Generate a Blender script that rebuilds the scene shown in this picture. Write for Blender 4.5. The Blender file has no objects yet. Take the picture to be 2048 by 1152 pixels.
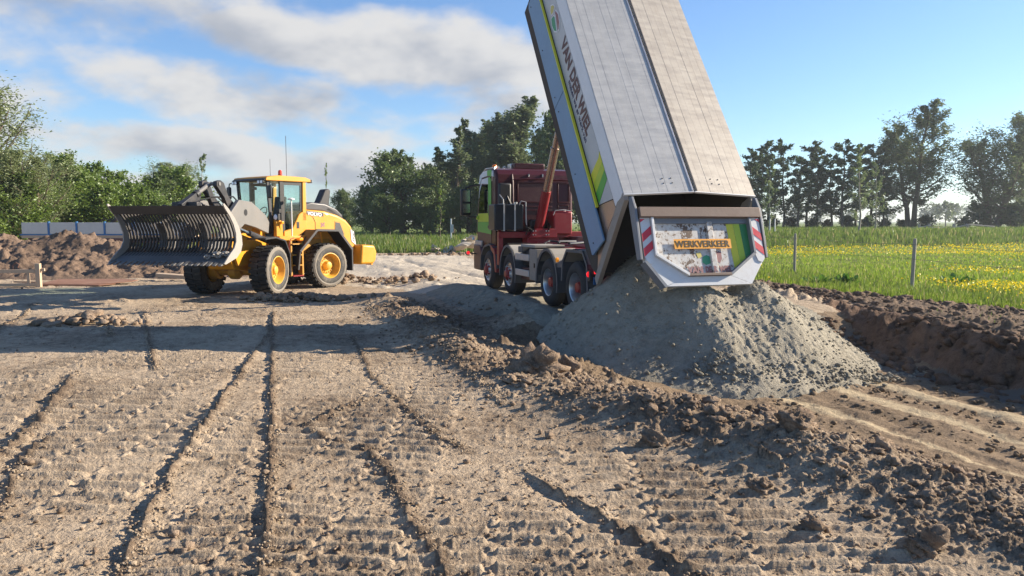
import bpy, math, random
import numpy as np
from mathutils import Matrix, Vector
sc = bpy.context.scene
col = sc.collection
PI = math.pi
random.seed(4)

# ------------------------------------------------------------------ camera
CAM_H = 2.05
cd = bpy.data.cameras.new('camera'); cam = bpy.data.objects.new('camera', cd); col.objects.link(cam)
cam.location = (0, 0, CAM_H)
cam.rotation_euler = (math.radians(90) - math.atan((576 - 443) / 1490), 0, 0)
cd.sensor_width = 36; cd.lens = 36 * 1490 / 2048; cd.clip_start = .05; cd.clip_end = 9000
sc.camera = cam

# ------------------------------------------------------------------ light
SUN_EL = math.radians(23.5); SUN_DIR = Vector((math.cos(SUN_EL) * .972, math.cos(SUN_EL) * .235, math.sin(SUN_EL)))
sl = bpy.data.lights.new('sun', 'SUN'); sun = bpy.data.objects.new('sun', sl); col.objects.link(sun)
sl.energy = 5.0; sl.angle = math.radians(.5); sl.color = (1, .87, .69)
sun.rotation_euler = SUN_DIR.to_track_quat('Z', 'Y').to_euler()
sc.view_settings.view_transform = 'Standard'; sc.view_settings.look = 'None'
sc.view_settings.gamma = 1; sc.view_settings.use_curve_mapping = False
sc.view_settings.exposure = 1.2
sc.render.engine = 'CYCLES'
sc.cycles.max_bounces = 6; sc.cycles.diffuse_bounces = 3; sc.cycles.transparent_max_bounces = 12

class NT:
    """tiny node-tree writer"""
    def __init__(s, tree):
        s.t = tree; s.n = tree.nodes; s.l = tree.links
    def add(s, typ, **kw):
        nd = s.n.new(typ)
        for k, v in kw.items():
            if k == 'i':
                for kk, vv in v.items():
                    s.set(nd.inputs[kk], vv)
            else: setattr(nd, k, v)
        return nd
    def set(s, inp, v):
        if hasattr(v, 'is_output') or hasattr(v, 'links'): s.l.new(v, inp)
        elif isinstance(v, (tuple, list)) and len(v) == 3 and inp.type == 'RGBA': inp.default_value = (*v, 1)
        else: inp.default_value = v
    def math(s, op, a, b=0.0, c=None, clamp=False):
        nd = s.n.new('ShaderNodeMath'); nd.operation = op; nd.use_clamp = clamp
        s.set(nd.inputs[0], a); s.set(nd.inputs[1], b)
        if c is not None: s.set(nd.inputs[2], c)
        return nd.outputs[0]
    def noise(s, vec, scale, detail=4, rough=.55, out=0, dist=0.0):
        nd = s.n.new('ShaderNodeTexNoise'); nd.inputs['Scale'].default_value = scale
        nd.inputs['Detail'].default_value = detail; nd.inputs['Roughness'].default_value = rough
        nd.inputs['Distortion'].default_value = dist
        if vec is not None: s.l.new(vec, nd.inputs['Vector'])
        return nd.outputs[out]
    def step(s, v, a, b, lo=0.0, hi=1.0):
        nd = s.n.new('ShaderNodeMapRange'); nd.interpolation_type = 'SMOOTHSTEP'
        s.set(nd.inputs['Value'], v); nd.inputs['From Min'].default_value = a; nd.inputs['From Max'].default_value = b
        nd.inputs['To Min'].default_value = lo; nd.inputs['To Max'].default_value = hi
        return nd.outputs[0]
    def mix(s, f, a, b, mode='MIX'):
        nd = s.n.new('ShaderNodeMix'); nd.data_type = 'RGBA'; nd.blend_type = mode
        s.set(nd.inputs[0], f)
        s.set(nd.inputs[6], a); s.set(nd.inputs[7], b)
        return nd.outputs[2]

# ------------------------------------------------------------------ sky
w = bpy.data.worlds.new('World'); sc.world = w; w.use_nodes = True
T = NT(w.node_tree); T.n.clear()
sky = T.add('ShaderNodeTexSky', sky_type='NISHITA', sun_disc=False, sun_elevation=SUN_EL,
            sun_rotation=math.atan2(SUN_DIR.x, SUN_DIR.y), air_density=1.0, dust_density=.25, ozone_density=3.)
tc = T.add('ShaderNodeTexCoord'); sp = T.add('ShaderNodeSeparateXYZ'); T.l.new(tc.outputs['Generated'], sp.inputs[0])
dx, dy, dz = sp.outputs
az = T.math('ARCTAN2', dx, dy); el = T.math('ARCSINE', dz)
# cloud deck: noise on a plane overhead, with cloud banks at the azimuths and heights where they stand
den = T.math('ADD', T.math('ABSOLUTE', dz), .40)
pl = T.add('ShaderNodeCombineXYZ', i={0: T.math('DIVIDE', dx, den), 1: T.math('DIVIDE', dy, den), 2: 0.3})
nz = T.noise(pl.outputs[0], 4.0, 7, .54, dist=.1)
nz2 = T.noise(pl.outputs[0], 11., 5, .55)
def blob(px, py, rx, ry, tilt=0., gain=1.):
    a0 = math.atan((px - 1024) / 1490); e0 = math.atan((443 - py) / 1490)
    da = T.math('SUBTRACT', az, a0); de = T.math('SUBTRACT', T.math('SUBTRACT', el, e0), T.math('MULTIPLY', da, tilt))
    q = T.math('ADD', T.math('POWER', T.math('ABSOLUTE', T.math('DIVIDE', da, rx / 1490)), 2.), T.math('POWER', T.math('ABSOLUTE', T.math('DIVIDE', de, ry / 1490)), 2.))
    return T.math('MULTIPLY', T.math('SUBTRACT', 1.0, q), gain), de, ry / 1490
BL = [(90, 60, 330, 95, .0), (560, 105, 190, 50, -.08), (880, 125, 270, 95, -.1), (470, 215, 360, 68, -.16), (420, 312, 420, 42, -.08),
      (760, 355, 330, 40, -.03), (1010, 235, 190, 70, 0), (300, 385, 520, 30, 0), (-350, 200, 380, 200, 0), (-900, 120, 420, 180, 0), (-1500, 260, 500, 120, 0),
      (300, -260, 420, 120, -.1), (1000, -420, 300, 100, 0), (-500, -350, 500, 140, 0)]
acc = None; shade = None
for b in BL:
    v, de, ry = blob(*b)
    acc = v if acc is None else T.math('MAXIMUM', acc, v)
body = T.math('MAXIMUM', acc, -1.6)
d0 = T.math('ADD', T.math('MULTIPLY', body, .42), T.math('MULTIPLY', T.math('SUBTRACT', nz, .5), 1.7))
d0 = T.math('ADD', d0, T.math('MULTIPLY', T.math('SUBTRACT', nz2, .5), .35))
dens = T.math('MULTIPLY', T.step(d0, -.12, .38), .95)
dens = T.math('MULTIPLY', dens, T.step(el, .0, .05))
# self-shading: thick parts go grey-lilac underneath, thin sunward rims stay white
off = T.add('ShaderNodeVectorMath', operation='ADD'); T.l.new(pl.outputs[0], off.inputs[0]); off.inputs[1].default_value = (.10, -.07, 0)
nzs = T.noise(off.outputs[0], 4.0, 4, .54, dist=.1)
lit = T.step(T.math('ADD', T.math('MULTIPLY', T.math('SUBTRACT', nz, nzs), 2.6), T.math('MULTIPLY', T.math('SUBTRACT', .62, d0), .8)), -.38, .6)
ccol = T.mix(lit, (.56, .6, .68), (1., .985, .97))
skyc = T.mix(1., sky.outputs[0], (.86, .97, 1.12), 'MULTIPLY')
bg1 = T.add('ShaderNodeBackground', i={'Color': skyc, 'Strength': .075})
bg2 = T.add('ShaderNodeBackground', i={'Color': ccol, 'Strength': .345})
mx = T.add('ShaderNodeMixShader', i={0: dens, 1: bg1.outputs[0], 2: bg2.outputs[0]})
w.cycles.sampling_method = 'MANUAL'; w.cycles.sample_map_resolution = 512
out = T.add('ShaderNodeOutputWorld', i={0: mx.outputs[0]})

# ------------------------------------------------------------------ helpers
def tag(o, label=None, cat=None, group=None, kind=None):
    if label: o['label'] = label
    if cat: o['category'] = cat
    if group: o['group'] = group
    if kind: o['kind'] = kind
    return o
def empty(name, loc=(0, 0, 0), rz=0.):
    o = bpy.data.objects.new(name, None); col.objects.link(o); o.location = loc; o.rotation_euler = (0, 0, rz); o.empty_display_size = .3
    return o
def link(name, me, parent=None):
    o = bpy.data.objects.new(name, me); col.objects.link(o)
    if parent is not None: o.parent = parent
    return o
def copy_tree(o, parent=None):
    c = o.copy(); col.objects.link(c); c.parent = parent
    for ch in list(o.children): copy_tree(ch, c)
    return c
def np_mesh(name, V, Fq, mats, smooth=False, attrs=None, mat_idx=None):
    """V (n,3); Fq (m,k) array of k-gons"""
    me = bpy.data.meshes.new(name); V = np.asarray(V, np.float32); Fq = np.asarray(Fq, np.int32)
    k = Fq.shape[1]; me.vertices.add(len(V)); me.vertices.foreach_set('co', V.ravel())
    me.loops.add(Fq.size); me.loops.foreach_set('vertex_index', Fq.ravel())
    me.polygons.add(len(Fq)); me.polygons.foreach_set('loop_start', np.arange(0, Fq.size, k, dtype=np.int32))
    me.polygons.foreach_set('loop_total', np.full(len(Fq), k, np.int32))
    me.polygons.foreach_set('use_smooth', np.full(len(Fq), smooth, bool))
    for m in mats: me.materials.append(m)
    if mat_idx is not None: me.polygons.foreach_set('material_index', np.asarray(mat_idx, np.int32))
    me.update(calc_edges=True)
    if attrs:
        for nm, a in attrs.items():
            at = me.attributes.new(nm, 'FLOAT', 'POINT'); at.data.foreach_set('value', np.asarray(a, np.float32))
    return me

class MB:
    """collects shapes, builds ONE mesh object"""
    def __init__(s, M=None):
        s.v = []; s.f = []; s.m = []; s.M = M or Matrix.Identity(4); s.mi = 0
    def _add(s, vs, fs):
        b = len(s.v); s.v += [tuple(s.M @ Vector(q)) for q in vs]
        s.f += [tuple(b + i for i in q) for q in fs]; s.m += [s.mi] * len(fs); return s
    def box(s, x0, x1, y0, y1, z0, z1):
        return s._add([(x0, y0, z0), (x1, y0, z0), (x1, y1, z0), (x0, y1, z0), (x0, y0, z1), (x1, y0, z1), (x1, y1, z1), (x0, y1, z1)],
                      [(0, 3, 2, 1), (4, 5, 6, 7), (0, 1, 5, 4), (1, 2, 6, 5), (2, 3, 7, 6), (3, 0, 4, 7)])
    def prism(s, poly, a, b, axis='x'):
        """2-D polygon swept between a and b; axis x: poly=(y,z); y: (x,z); z: (x,y)"""
        n = len(poly); ar = sum(poly[i][0] * poly[(i + 1) % n][1] - poly[(i + 1) % n][0] * poly[i][1] for i in range(n))
        if ar < 0: poly = poly[::-1]
        if axis == 'y': poly = poly[::-1]
        f = {'x': lambda q, t: (t, q[0], q[1]), 'y': lambda q, t: (q[0], t, q[1]), 'z': lambda q, t: (q[0], q[1], t)}[axis]
        if a > b: a, b = b, a
        vs = [f(q, a) for q in poly] + [f(q, b) for q in poly]
        fs = [tuple(range(n - 1, -1, -1)), tuple(range(n, 2 * n))] + [(i, (i + 1) % n, n + (i + 1) % n, n + i) for i in range(n)]
        return s._add(vs, fs)
    def strip(s, path, th, a, b):
        """open path of (y,z) given thickness th, swept along x from a to b"""
        n = len(path); out = []
        for i in range(n):
            p, q = path[max(i - 1, 0)], path[min(i + 1, n - 1)]
            d = Vector((q[0] - p[0], q[1] - p[1])); d.normalize(); out.append((path[i][0] - d.y * th, path[i][1] + d.x * th))
        for i in range(n - 1):
            s.prism([path[i], path[i + 1], out[i + 1], out[i]], a, b)
        return s
    def tube(s, pts, r, n=8, cap=True):
        pts = [Vector(p) for p in pts]; rs = r if isinstance(r, (list, tuple)) else [r] * len(pts)
        vs = []; up = None
        for i, p in enumerate(pts):
            d = (pts[min(i + 1, len(pts) - 1)] - pts[max(i - 1, 0)]).normalized()
            if up is None: up = d.orthogonal().normalized()
            else: up = (up - d * up.dot(d)).normalized()
            e = d.cross(up)
            vs += [tuple(p + (up * math.cos(2 * PI * k / n) + e * math.sin(2 * PI * k / n)) * rs[i]) for k in range(n)]
        fs = []
        for i in range(len(pts) - 1):
            for k in range(n): fs.append((i * n + k, i * n + (k + 1) % n, (i + 1) * n + (k + 1) % n, (i + 1) * n + k))
        if cap: fs += [tuple(range(n - 1, -1, -1)), tuple(range((len(pts) - 1) * n, len(pts) * n))]
        return s._add(vs, fs)
    def lathe(s, prof, c, axis='x', n=32):
        """prof: list of (a, r): a along axis, r radius; closed at ends when r=0"""
        vs = []; m = len(prof); c = Vector(c)
        for k in range(n):
            cs, sn = math.cos(2 * PI * k / n), math.sin(2 * PI * k / n)
            for a, r in prof:
                q = {'x': (a, r * cs, r * sn), 'y': (r * sn, a, r * cs), 'z': (r * cs, r * sn, a)}[axis]
                vs.append(tuple(c + Vector(q)))
        fs = []
        for k in range(n):
            k2 = (k + 1) % n
            for i in range(m - 1): fs.append((k * m + i, k * m + i + 1, k2 * m + i + 1, k2 * m + i)[::-1])
        return s._add(vs, fs)
    def build(s, name, mats, parent=None, smooth=30, bevel=0, seg=2):
        me = bpy.data.meshes.new(name); me.from_pydata(s.v, [], s.f)
        for m in (mats if isinstance(mats, (list, tuple)) else [mats]): me.materials.append(m)
        me.polygons.foreach_set('material_index', s.m)
        if smooth:
            me.polygons.foreach_set('use_smooth', [True] * len(s.f)); me.set_sharp_from_angle(angle=math.radians(smooth))
        me.update()
        o = link(name, me, parent)
        if bevel:
            b = o.modifiers.new('bevel', 'BEVEL'); b.width = bevel; b.segments = seg; b.limit_method = 'ANGLE'; b.angle_limit = math.radians(35); b.harden_normals = False
        return o

def text(name, body, size, mat, parent, M, fat=0., depth=.003, spacing=1., xscale=1., length=None):
    cu = bpy.data.curves.new(name, 'FONT'); cu.body = body; cu.size = size; cu.extrude = depth; cu.offset = fat; cu.space_character = spacing
    cu.resolution_u = 3
    t = bpy.data.objects.new(name, cu); col.objects.link(t)
    bpy.context.view_layer.update()
    me = bpy.data.meshes.new_from_object(t.evaluated_get(bpy.context.evaluated_depsgraph_get()))
    bpy.data.objects.remove(t)
    if length:
        xs_ = [v.co.x for v in me.vertices]; xscale = length / (max(xs_) - min(xs_))
    me.transform(Matrix.Diagonal((xscale, 1, 1, 1)))
    me.transform(M); me.materials.clear(); me.materials.append(mat); me.name = name
    return link(name, me, parent)

# ------------------------------------------------------------------ noise on arrays
def hash2(ix, iy, seed):
    ix = ix.astype(np.int64).astype(np.uint64); iy = iy.astype(np.int64).astype(np.uint64)
    n = ix * np.uint64(374761393) + iy * np.uint64(668265263) + np.uint64(seed * 2246822519 % (2 ** 63))
    n &= np.uint64(0xffffffff); n = (n ^ (n >> np.uint64(13))) * np.uint64(1274126177); n &= np.uint64(0xffffffff)
    n = (n ^ (n >> np.uint64(16))) * np.uint64(2654435761); n &= np.uint64(0xffffffff); n ^= n >> np.uint64(15)
    return n.astype(np.float64) / 4294967296.
def vnoise(x, y, seed=0):
    ix = np.floor(x); iy = np.floor(y); fx = x - ix; fy = y - iy
    fx = fx * fx * fx * (fx * (fx * 6 - 15) + 10); fy = fy * fy * fy * (fy * (fy * 6 - 15) + 10)
    a = hash2(ix, iy, seed); b = hash2(ix + 1, iy, seed); c = hash2(ix, iy + 1, seed); d = hash2(ix + 1, iy + 1, seed)
    return (a + (b - a) * fx) * (1 - fy) + (c + (d - c) * fx) * fy - .5
def fbm(x, y, octv, seed=0, gain=.5):
    r = 0; a = 1.; f = 1.
    for o in range(octv):
        r = r + a * vnoise(x * f + 17.3 * o, y * f - 9.1 * o, seed + o); a *= gain; f *= 2.03
    return r
def clods(x, y, cell, seed, prob, rmin=.25, rmax=.55, flat=.8):
    """height of lumps scattered one per cell"""
    wx = x + .35 * cell * vnoise(x / cell * 2.1, y / cell * 2.1, seed + 50) + .2 * cell * vnoise(x / cell * 5.1, y / cell * 5.1, seed + 51)
    wy = y + .35 * cell * vnoise(x / cell * 2.1 + 40, y / cell * 2.1, seed + 52) + .2 * cell * vnoise(x / cell * 5.1 + 9, y / cell * 5.1, seed + 53)
    cx = np.floor(wx / cell); cy = np.floor(wy / cell); h = np.zeros_like(x)
    for i in (-1, 0, 1):
        for j in (-1, 0, 1):
            gx = cx + i; gy = cy + j
            u = hash2(gx, gy, seed); v = hash2(gx, gy, seed + 1); q = hash2(gx, gy, seed + 2); r = (rmin + (rmax - rmin) * hash2(gx, gy, seed + 3) ** 2) * cell
            d2 = ((wx - (gx + u) * cell) ** 2 + (wy - (gy + v) * cell) ** 2) / (r * r)
            h = np.maximum(h, np.where((q < prob) & (d2 < 1), r * flat * np.sqrt(np.clip(1 - d2, 0, 1)), 0))
    return h
def sstep(x, a, b):
    t = np.clip((x - a) / (b - a), 0, 1); return t * t * (3 - 2 * t)
# ------------------------------------------------------------------ materials
MAT = {}
def newmat(name):
    m = bpy.data.materials.new(name); m.use_nodes = True; MAT[name] = m
    t = NT(m.node_tree); t.n.clear()
    return m, t
def finish(t, bsdf, disp=None):
    t.add('ShaderNodeOutputMaterial', i={0: bsdf})
def paint(name, c, rough=.4, metal=0., dirt=.25, dcol=(.2, .155, .115), coat=0., scale=1., low=False, bump=.0, spec=.5):
    m, t = newmat(name)
    tc = t.add('ShaderNodeTexCoord'); o = tc.outputs['Object']
    n1 = t.noise(o, 1.7 * scale, 6, .65); n2 = t.noise(o, 13 * scale, 5, .7)
    d = t.math('ADD', t.math('MULTIPLY', n1, .7), t.math('MULTIPLY', n2, .45))
    f = t.step(d, .52 , .95)
    if low:   # splash dirt is a real deposit, thicker low on the machine
        sp = t.add('ShaderNodeSeparateXYZ'); t.l.new(o, sp.inputs[0])
        f = t.math('ADD', f, t.math('MULTIPLY', t.step(t.math('ADD', sp.outputs[2], t.math('MULTIPLY', n1, .6)), low, .3), .8), clamp=True)
    f = t.math('MULTIPLY', f, dirt * 1.6, clamp=True)
    vary = t.mix(t.step(n1, .3, .7), tuple(q * .93 for q in c), tuple(min(q * 1.06, 1) for q in c))
    colr = t.mix(f, vary, dcol)
    r = t.math('ADD', t.math('MULTIPLY', f, .5), t.math('ADD', rough, t.math('MULTIPLY', t.math('SUBTRACT', n2, .5), .15)), clamp=True)
    b = t.add('ShaderNodeBsdfPrincipled', i={'Base Color': colr, 'Roughness': r, 'Metallic': t.math('MULTIPLY', t.math('SUBTRACT', 1., f), metal) if metal else 0., 'Coat Weight': coat, 'Specular IOR Level': spec})
    if bump:
        bp = t.add('ShaderNodeBump', i={'Height': n2, 'Strength': bump, 'Distance': .02}); t.l.new(bp.outputs[0], b.inputs['Normal'])
    finish(t, b.outputs[0]); return m
paint('yellow', (.68, .3, .014), .42, dirt=.4, coat=.15, dcol=(.36, .24, .1))
paint('rim_yellow', (.66, .36, .04), .5, dirt=.6, dcol=(.34, .23, .1))
paint('yellow_axle', (.52, .26, .03), .5, dirt=.6, dcol=(.2, .13, .07))
paint('dark_grey', (.022, .022, .026), .5, dirt=.25)
paint('hood_grey', (.06, .06, .066), .4, dirt=.2)
paint('boom_grey', (.17, .165, .16), .5, dirt=.4)
paint('bucket_steel', (.06, .055, .052), .6, metal=.3, dirt=.5, dcol=(.1, .085, .07), bump=.2)
paint('bucket_edge', (.16, .16, .165), .5, metal=.4, dirt=.6, dcol=(.2, .175, .145), bump=.3)
paint('bucket_side', (.3, .28, .26), .6, dirt=.6, dcol=(.33, .28, .22), bump=.3)
paint('tyre', (.02, .02, .021), .8, dirt=.7, dcol=(.13, .11, .09), bump=.3)
paint('truck_tyre', (.014, .015, .018), .75, dirt=.3, dcol=(.07, .06, .055), bump=.2)
paint('tyre_wall', (.035, .035, .036), .7, dirt=.75, dcol=(.26, .235, .2), bump=.15)
paint('tyre_edge', (.2, .18, .155), .85, dirt=.8, dcol=(.34, .29, .23), bump=.4)
paint('maroon', (.05, .0055, .010), .42, dirt=.05, coat=.1, spec=.3, dcol=(.05, .02, .02))
paint('maroon_dark', (.05, .01, .014), .45, dirt=.25)
paint('truck_red', (.24, .009, .016), .42, dirt=.3, dcol=(.2, .12, .09))
paint('hub_red', (.3, .02, .016), .45, dirt=.35)
paint('plastic_black', (.012, .012, .014), .5, dirt=.15)
paint('tank_black', (.012, .014, .02), .35, dirt=.2)
paint('fender_grey', (.07, .075, .085), .6, dirt=.35, dcol=(.16, .14, .12))
paint('fender_dusty_lit', (.3, .285, .26), .7, dirt=.6, dcol=(.36, .32, .27))  # dusty plastic, paled further by sky light put into its colour
paint('steel', (.5, .5, .5), .35, metal=.9, dirt=.2)
paint('chrome', (.7, .68, .64), .16, metal=1., dirt=.1)
paint('rod_brown', (.34, .26, .22), .25, metal=.8, dirt=.08, dcol=(.12,.08,.06))
paint('alu_rail', (.4, .4, .4), .45, metal=.3, dirt=.3)
paint('toolbox_grey', (.24, .21, .185), .6, dirt=.5)
paint('body_grey', (.46, .47, .48), .4, dirt=.1)
paint('body_white', (.68, .7, .73), .4, dirt=.12)
paint('body_blue', (.13, .25, .4), .45, dirt=.12, dcol=(.2, .25, .3))
paint('body_inside', (.05, .04, .033), .8, dirt=.6, dcol=(.1, .08, .065))
paint('body_steel', (.4, .3, .24), .3, metal=.6, dirt=.2)
paint('brown_beam', (.17, .115, .09), .6, dirt=.5, dcol=(.26, .2, .16), bump=.15)
paint('gate_white', (.62, .64, .66), .5, dirt=.38, dcol=(.4, .33, .27))
paint('gate_frame', (.17, .19, .22), .5, dirt=.5)
paint('post_grey', (.28, .25, .22), .6, dirt=.6, dcol=(.2, .15, .11))
paint('decal_maroon', (.09, .028, .03), .5, dirt=.1)
paint('decal_faded', (.27, .12, .12), .6, dirt=.5, dcol=(.45, .42, .4))
paint('decal_navy', (.05, .05, .12), .5, dirt=.1)
paint('decal_yellow', (.62, .6, .03), .45, dirt=.12)
paint('decal_lime', (.42, .55, .03), .45, dirt=.15)
paint('decal_green', (.07, .35, .04), .45, dirt=.15)
paint('decal_dark_green', (.03, .22, .07), .45, dirt=.15)
paint('logo_yellow', (.55, .47, .12), .5, dirt=.1)
paint('logo_green', (.05, .3, .15), .5, dirt=.1)
paint('logo_white', (.7, .7, .72), .5, dirt=.1)
paint('chevron_red', (.6, .03, .05), .4, dirt=.25)
paint('sign_orange', (.85, .36, .02), .5, dirt=.2)
paint('ink_black', (.03, .02, .015), .6, dirt=.15)
paint('cab_white', (.55, .6, .66), .35, dirt=.1)
paint('blue_post', (.02, .13, .33), .45, dirt=.2)
paint('trailer_panel', (.5, .49, .47), .5, metal=.2, dirt=.35, dcol=(.4, .38, .36))
paint('trailer_red', (.12, .05, .04), .6, dirt=.4)
paint('rust', (.24, .12, .075), .8, dirt=.6, dcol=(.32, .21, .15), bump=.4)
paint('timber', (.48, .36, .25), .8, dirt=.5, dcol=(.3, .21, .14), bump=.4, scale=2)
paint('weathered_post', (.32, .29, .25), .85, dirt=.5, dcol=(.3, .27, .24), bump=.5, scale=3)
paint('concrete_rubble', (.42, .37, .3), .9, dirt=.6, dcol=(.25, .2, .15), bump=.6)
paint('wire', (.12, .12, .12), .6, metal=.5)
paint('seat_black', (.02, .02, .022), .7)
paint('gps_white', (.7, .7, .68), .5)
paint('beacon_orange', (.85, .2, .01), .2, dirt=.0)
paint('beacon_red', (.55, .06, .03), .25, dirt=.0)
def glass(name, tint, amount):
    m, t = newmat(name)
    tr = t.add('ShaderNodeBsdfTransparent', i={0: tint}); gl = t.add('ShaderNodeBsdfGlossy', i={0: (.9, .95, .95), 'Roughness': .03})
    lw = t.add('ShaderNodeLayerWeight', i={'Blend': .5}); f = t.math('ADD', t.math('MULTIPLY', t.math('POWER', lw.outputs['Facing'], 4.), .5), amount, clamp=True)
    mx = t.add('ShaderNodeMixShader', i={0: f, 1: tr.outputs[0], 2: gl.outputs[0]}); finish(t, mx.outputs[0]); return m
glass('cab_glass', (.87, .95, .945), .03); glass('dark_glass', (.04, .05, .055), .1)
def lamp(name, c, e):
    m, t = newmat(name); b = t.add('ShaderNodeBsdfPrincipled', i={'Base Color': c, 'Roughness': .2, 'Emission Color': c, 'Emission Strength': e}); finish(t, b.outputs[0]); return m
lamp('tail_lamp', (.9, .02, .03), .5); lamp('lamp_lens', (.8, .85, .9), 0.); lamp('orange_lens', (.9, .3, .02), .1)

def roof_mat(name, sun_warm):
    m, t = newmat(name)
    tc = t.add('ShaderNodeTexCoord'); o = tc.outputs['Object']
    mp = t.add('ShaderNodeMapping'); t.l.new(o, mp.inputs[0]); mp.inputs['Scale'].default_value = (2.2, 9., 1)
    n1 = t.noise(mp.outputs[0], 1.3, 6, .65); n2 = t.noise(o, 2.4, 5, .6); n3 = t.noise(o, 40, 3, .6)
    mp2 = t.add('ShaderNodeMapping'); t.l.new(o, mp2.inputs[0]); mp2.inputs['Scale'].default_value = (14., .35, 1)
    n4 = t.noise(mp2.outputs[0], 1.2, 3, .6)
    f = t.math('ADD', t.math('MULTIPLY', n1, .55), t.math('ADD', t.math('MULTIPLY', n2, .35), t.math('MULTIPLY', n4, .3)))
    c1 = (.5, .495, .48) if not sun_warm else (.42, .385, .335); c2 = (.41, .405, .395) if not sun_warm else (.345, .305, .26)  # warm copy carries the grazing sun's tint in its base colour
    c = t.mix(t.step(f, .45, .78), c2, c1)
    spk = t.step(n3, .68, .75); c = t.mix(t.math('MULTIPLY', spk, .5), c, (.2, .17, .14))
    b = t.add('ShaderNodeBsdfPrincipled', i={'Base Color': c, 'Roughness': t.step(n1, .3, .7, .42, .6), 'Metallic': .12})
    bp = t.add('ShaderNodeBump', i={'Height': n1, 'Strength': .08, 'Distance': .05}); t.l.new(bp.outputs[0], b.inputs['Normal'])
    finish(t, b.outputs[0]); return m
roof_mat('roof_alu', False); roof_mat('roof_alu_sunwarm', True)

# worn tailgate sheet: white paint with splashed mud of its own shape
m, t = newmat('gate_sheet')
tc = t.add('ShaderNodeTexCoord'); o = tc.outputs['Object']
n1 = t.noise(o, 3.6, 4, .55, dist=.6); n2 = t.noise(o, 14, 5, .6); n3 = t.noise(o, 34, 4, .6)
blot = t.math('MULTIPLY', t.step(t.math('ADD', n1, t.math('MULTIPLY', t.math('SUBTRACT', n3, .5), .25)), .565, .60), t.step(n2, .38, .45))
spl = t.step(t.math('ADD', n2, t.math('MULTIPLY', n3, .5)), .86, .90)
film = t.step(n2, .35, .7)
c = t.mix(film, (.56, .56, .55), (.44, .4, .36))
c = t.mix(t.math('MAXIMUM', blot, t.math('MULTIPLY', spl, .85)), c, (.12, .078, .055))
b = t.add('ShaderNodeBsdfPrincipled', i={'Base Color': c, 'Roughness': .65})
bp = t.add('ShaderNodeBump', i={'Height': t.math('MAXIMUM', blot, spl), 'Strength': .5, 'Distance': .012}); t.l.new(bp.outputs[0], b.inputs['Normal'])
finish(t, b.outputs[0])

def soil_mat(name, pale, dark, sandc=None, detail=1., wetc=None):
    m, t = newmat(name)
    tc = t.add('ShaderNodeTexCoord'); o = tc.outputs['Object']
    cr = t.add('ShaderNodeAttribute', attribute_name='crumb').outputs['Fac']
    n1 = t.noise(o, .55, 5, .6); n2 = t.noise(o, 7., 7, .68); n3 = t.noise(o, 46., 5, .65)
    f = t.math('ADD', t.math('MULTIPLY', n1, .5), t.math('ADD', t.math('MULTIPLY', n2, .62), t.math('MULTIPLY', n3, .42)))
    f = t.math('SUBTRACT', t.math('SUBTRACT', f, .06), 0.)
    f = t.math('SUBTRACT', f, t.math('MULTIPLY', cr, .30))
    c = t.mix(t.step(f, .42, .87), dark, pale)
    if sandc:
        sa = t.add('ShaderNodeAttribute', attribute_name='sand').outputs['Fac']
        c = t.mix(t.step(t.math('ADD', sa, t.math('MULTIPLY', t.math('SUBTRACT', n2, .5), .9)), .35, .65), c, t.mix(n2, tuple(q * .75 for q in sandc), sandc))
    if wetc:
        wa = t.add('ShaderNodeAttribute', attribute_name='wet').outputs['Fac']
        c = t.mix(t.step(t.math('ADD', wa, t.math('MULTIPLY', t.math('SUBTRACT', n2, .5), .7)), .3, .8), c, wetc)
    b = t.add('ShaderNodeBsdfPrincipled', i={'Base Color': c, 'Roughness': .95, 'Specular IOR Level': .15})
    h = t.math('ADD', t.math('MULTIPLY', n2, 1.), t.math('MULTIPLY', n3, .45))
    bp = t.add('ShaderNodeBump', i={'Height': h, 'Strength': 1.0 * detail, 'Distance': .05}); t.l.new(bp.outputs[0], b.inputs['Normal'])
    finish(t, b.outputs[0]); return m
soil_mat('soil', (.49, .388, .278), (.165, .118, .081))
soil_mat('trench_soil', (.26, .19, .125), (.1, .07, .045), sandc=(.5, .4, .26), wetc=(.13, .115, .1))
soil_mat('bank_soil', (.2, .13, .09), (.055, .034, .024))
soil_mat('mound_soil', (.225, .158, .115), (.065, .046, .035))
soil_mat('clod', (.36, .27, .195), (.12, .082, .058))
soil_mat('sand_grey', (.37, .335, .265), (.19, .172, .135), detail=1.2)
soil_mat('sand_pale', (.56, .49, .39), (.3, .25, .19), detail=.7)
soil_mat('grass_soil', (.14, .17, .03), (.07, .09, .02))
soil_mat('far_field', (.17, .22, .05), (.1, .14, .03))

def leaf_mat(name, c1, c2, trans=.45, c3=None, ns=.8):
    m, t = newmat(name)
    g = t.add('ShaderNodeNewGeometry'); r = g.outputs['Random Per Island']
    tc = t.add('ShaderNodeTexCoord'); n = t.noise(tc.outputs['Object'], ns, 3, .6)
    c = t.mix(t.math('ADD', t.math('MULTIPLY', r, .6), t.math('MULTIPLY', t.math('SUBTRACT', n, .3), .8), clamp=True), c1, c2)
    if c3: c = t.mix(t.step(r, .86, .95), c, c3)
    d = t.add('ShaderNodeBsdfDiffuse', i={0: c}); tr = t.add('ShaderNodeBsdfTranslucent', i={0: t.mix(.5, c, (.2, .3, .02), 'SCREEN') if False else c})
    gl = t.add('ShaderNodeBsdfGlossy', i={0: (.7, .75, .7), 'Roughness': .45})
    mx = t.add('ShaderNodeMixShader', i={0: trans, 1: d.outputs[0], 2: tr.outputs[0]})
    m2 = t.add('ShaderNodeMixShader', i={0: .06, 1: mx.outputs[0], 2: gl.outputs[0]})
    finish(t, m2.outputs[0]); return m
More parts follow.
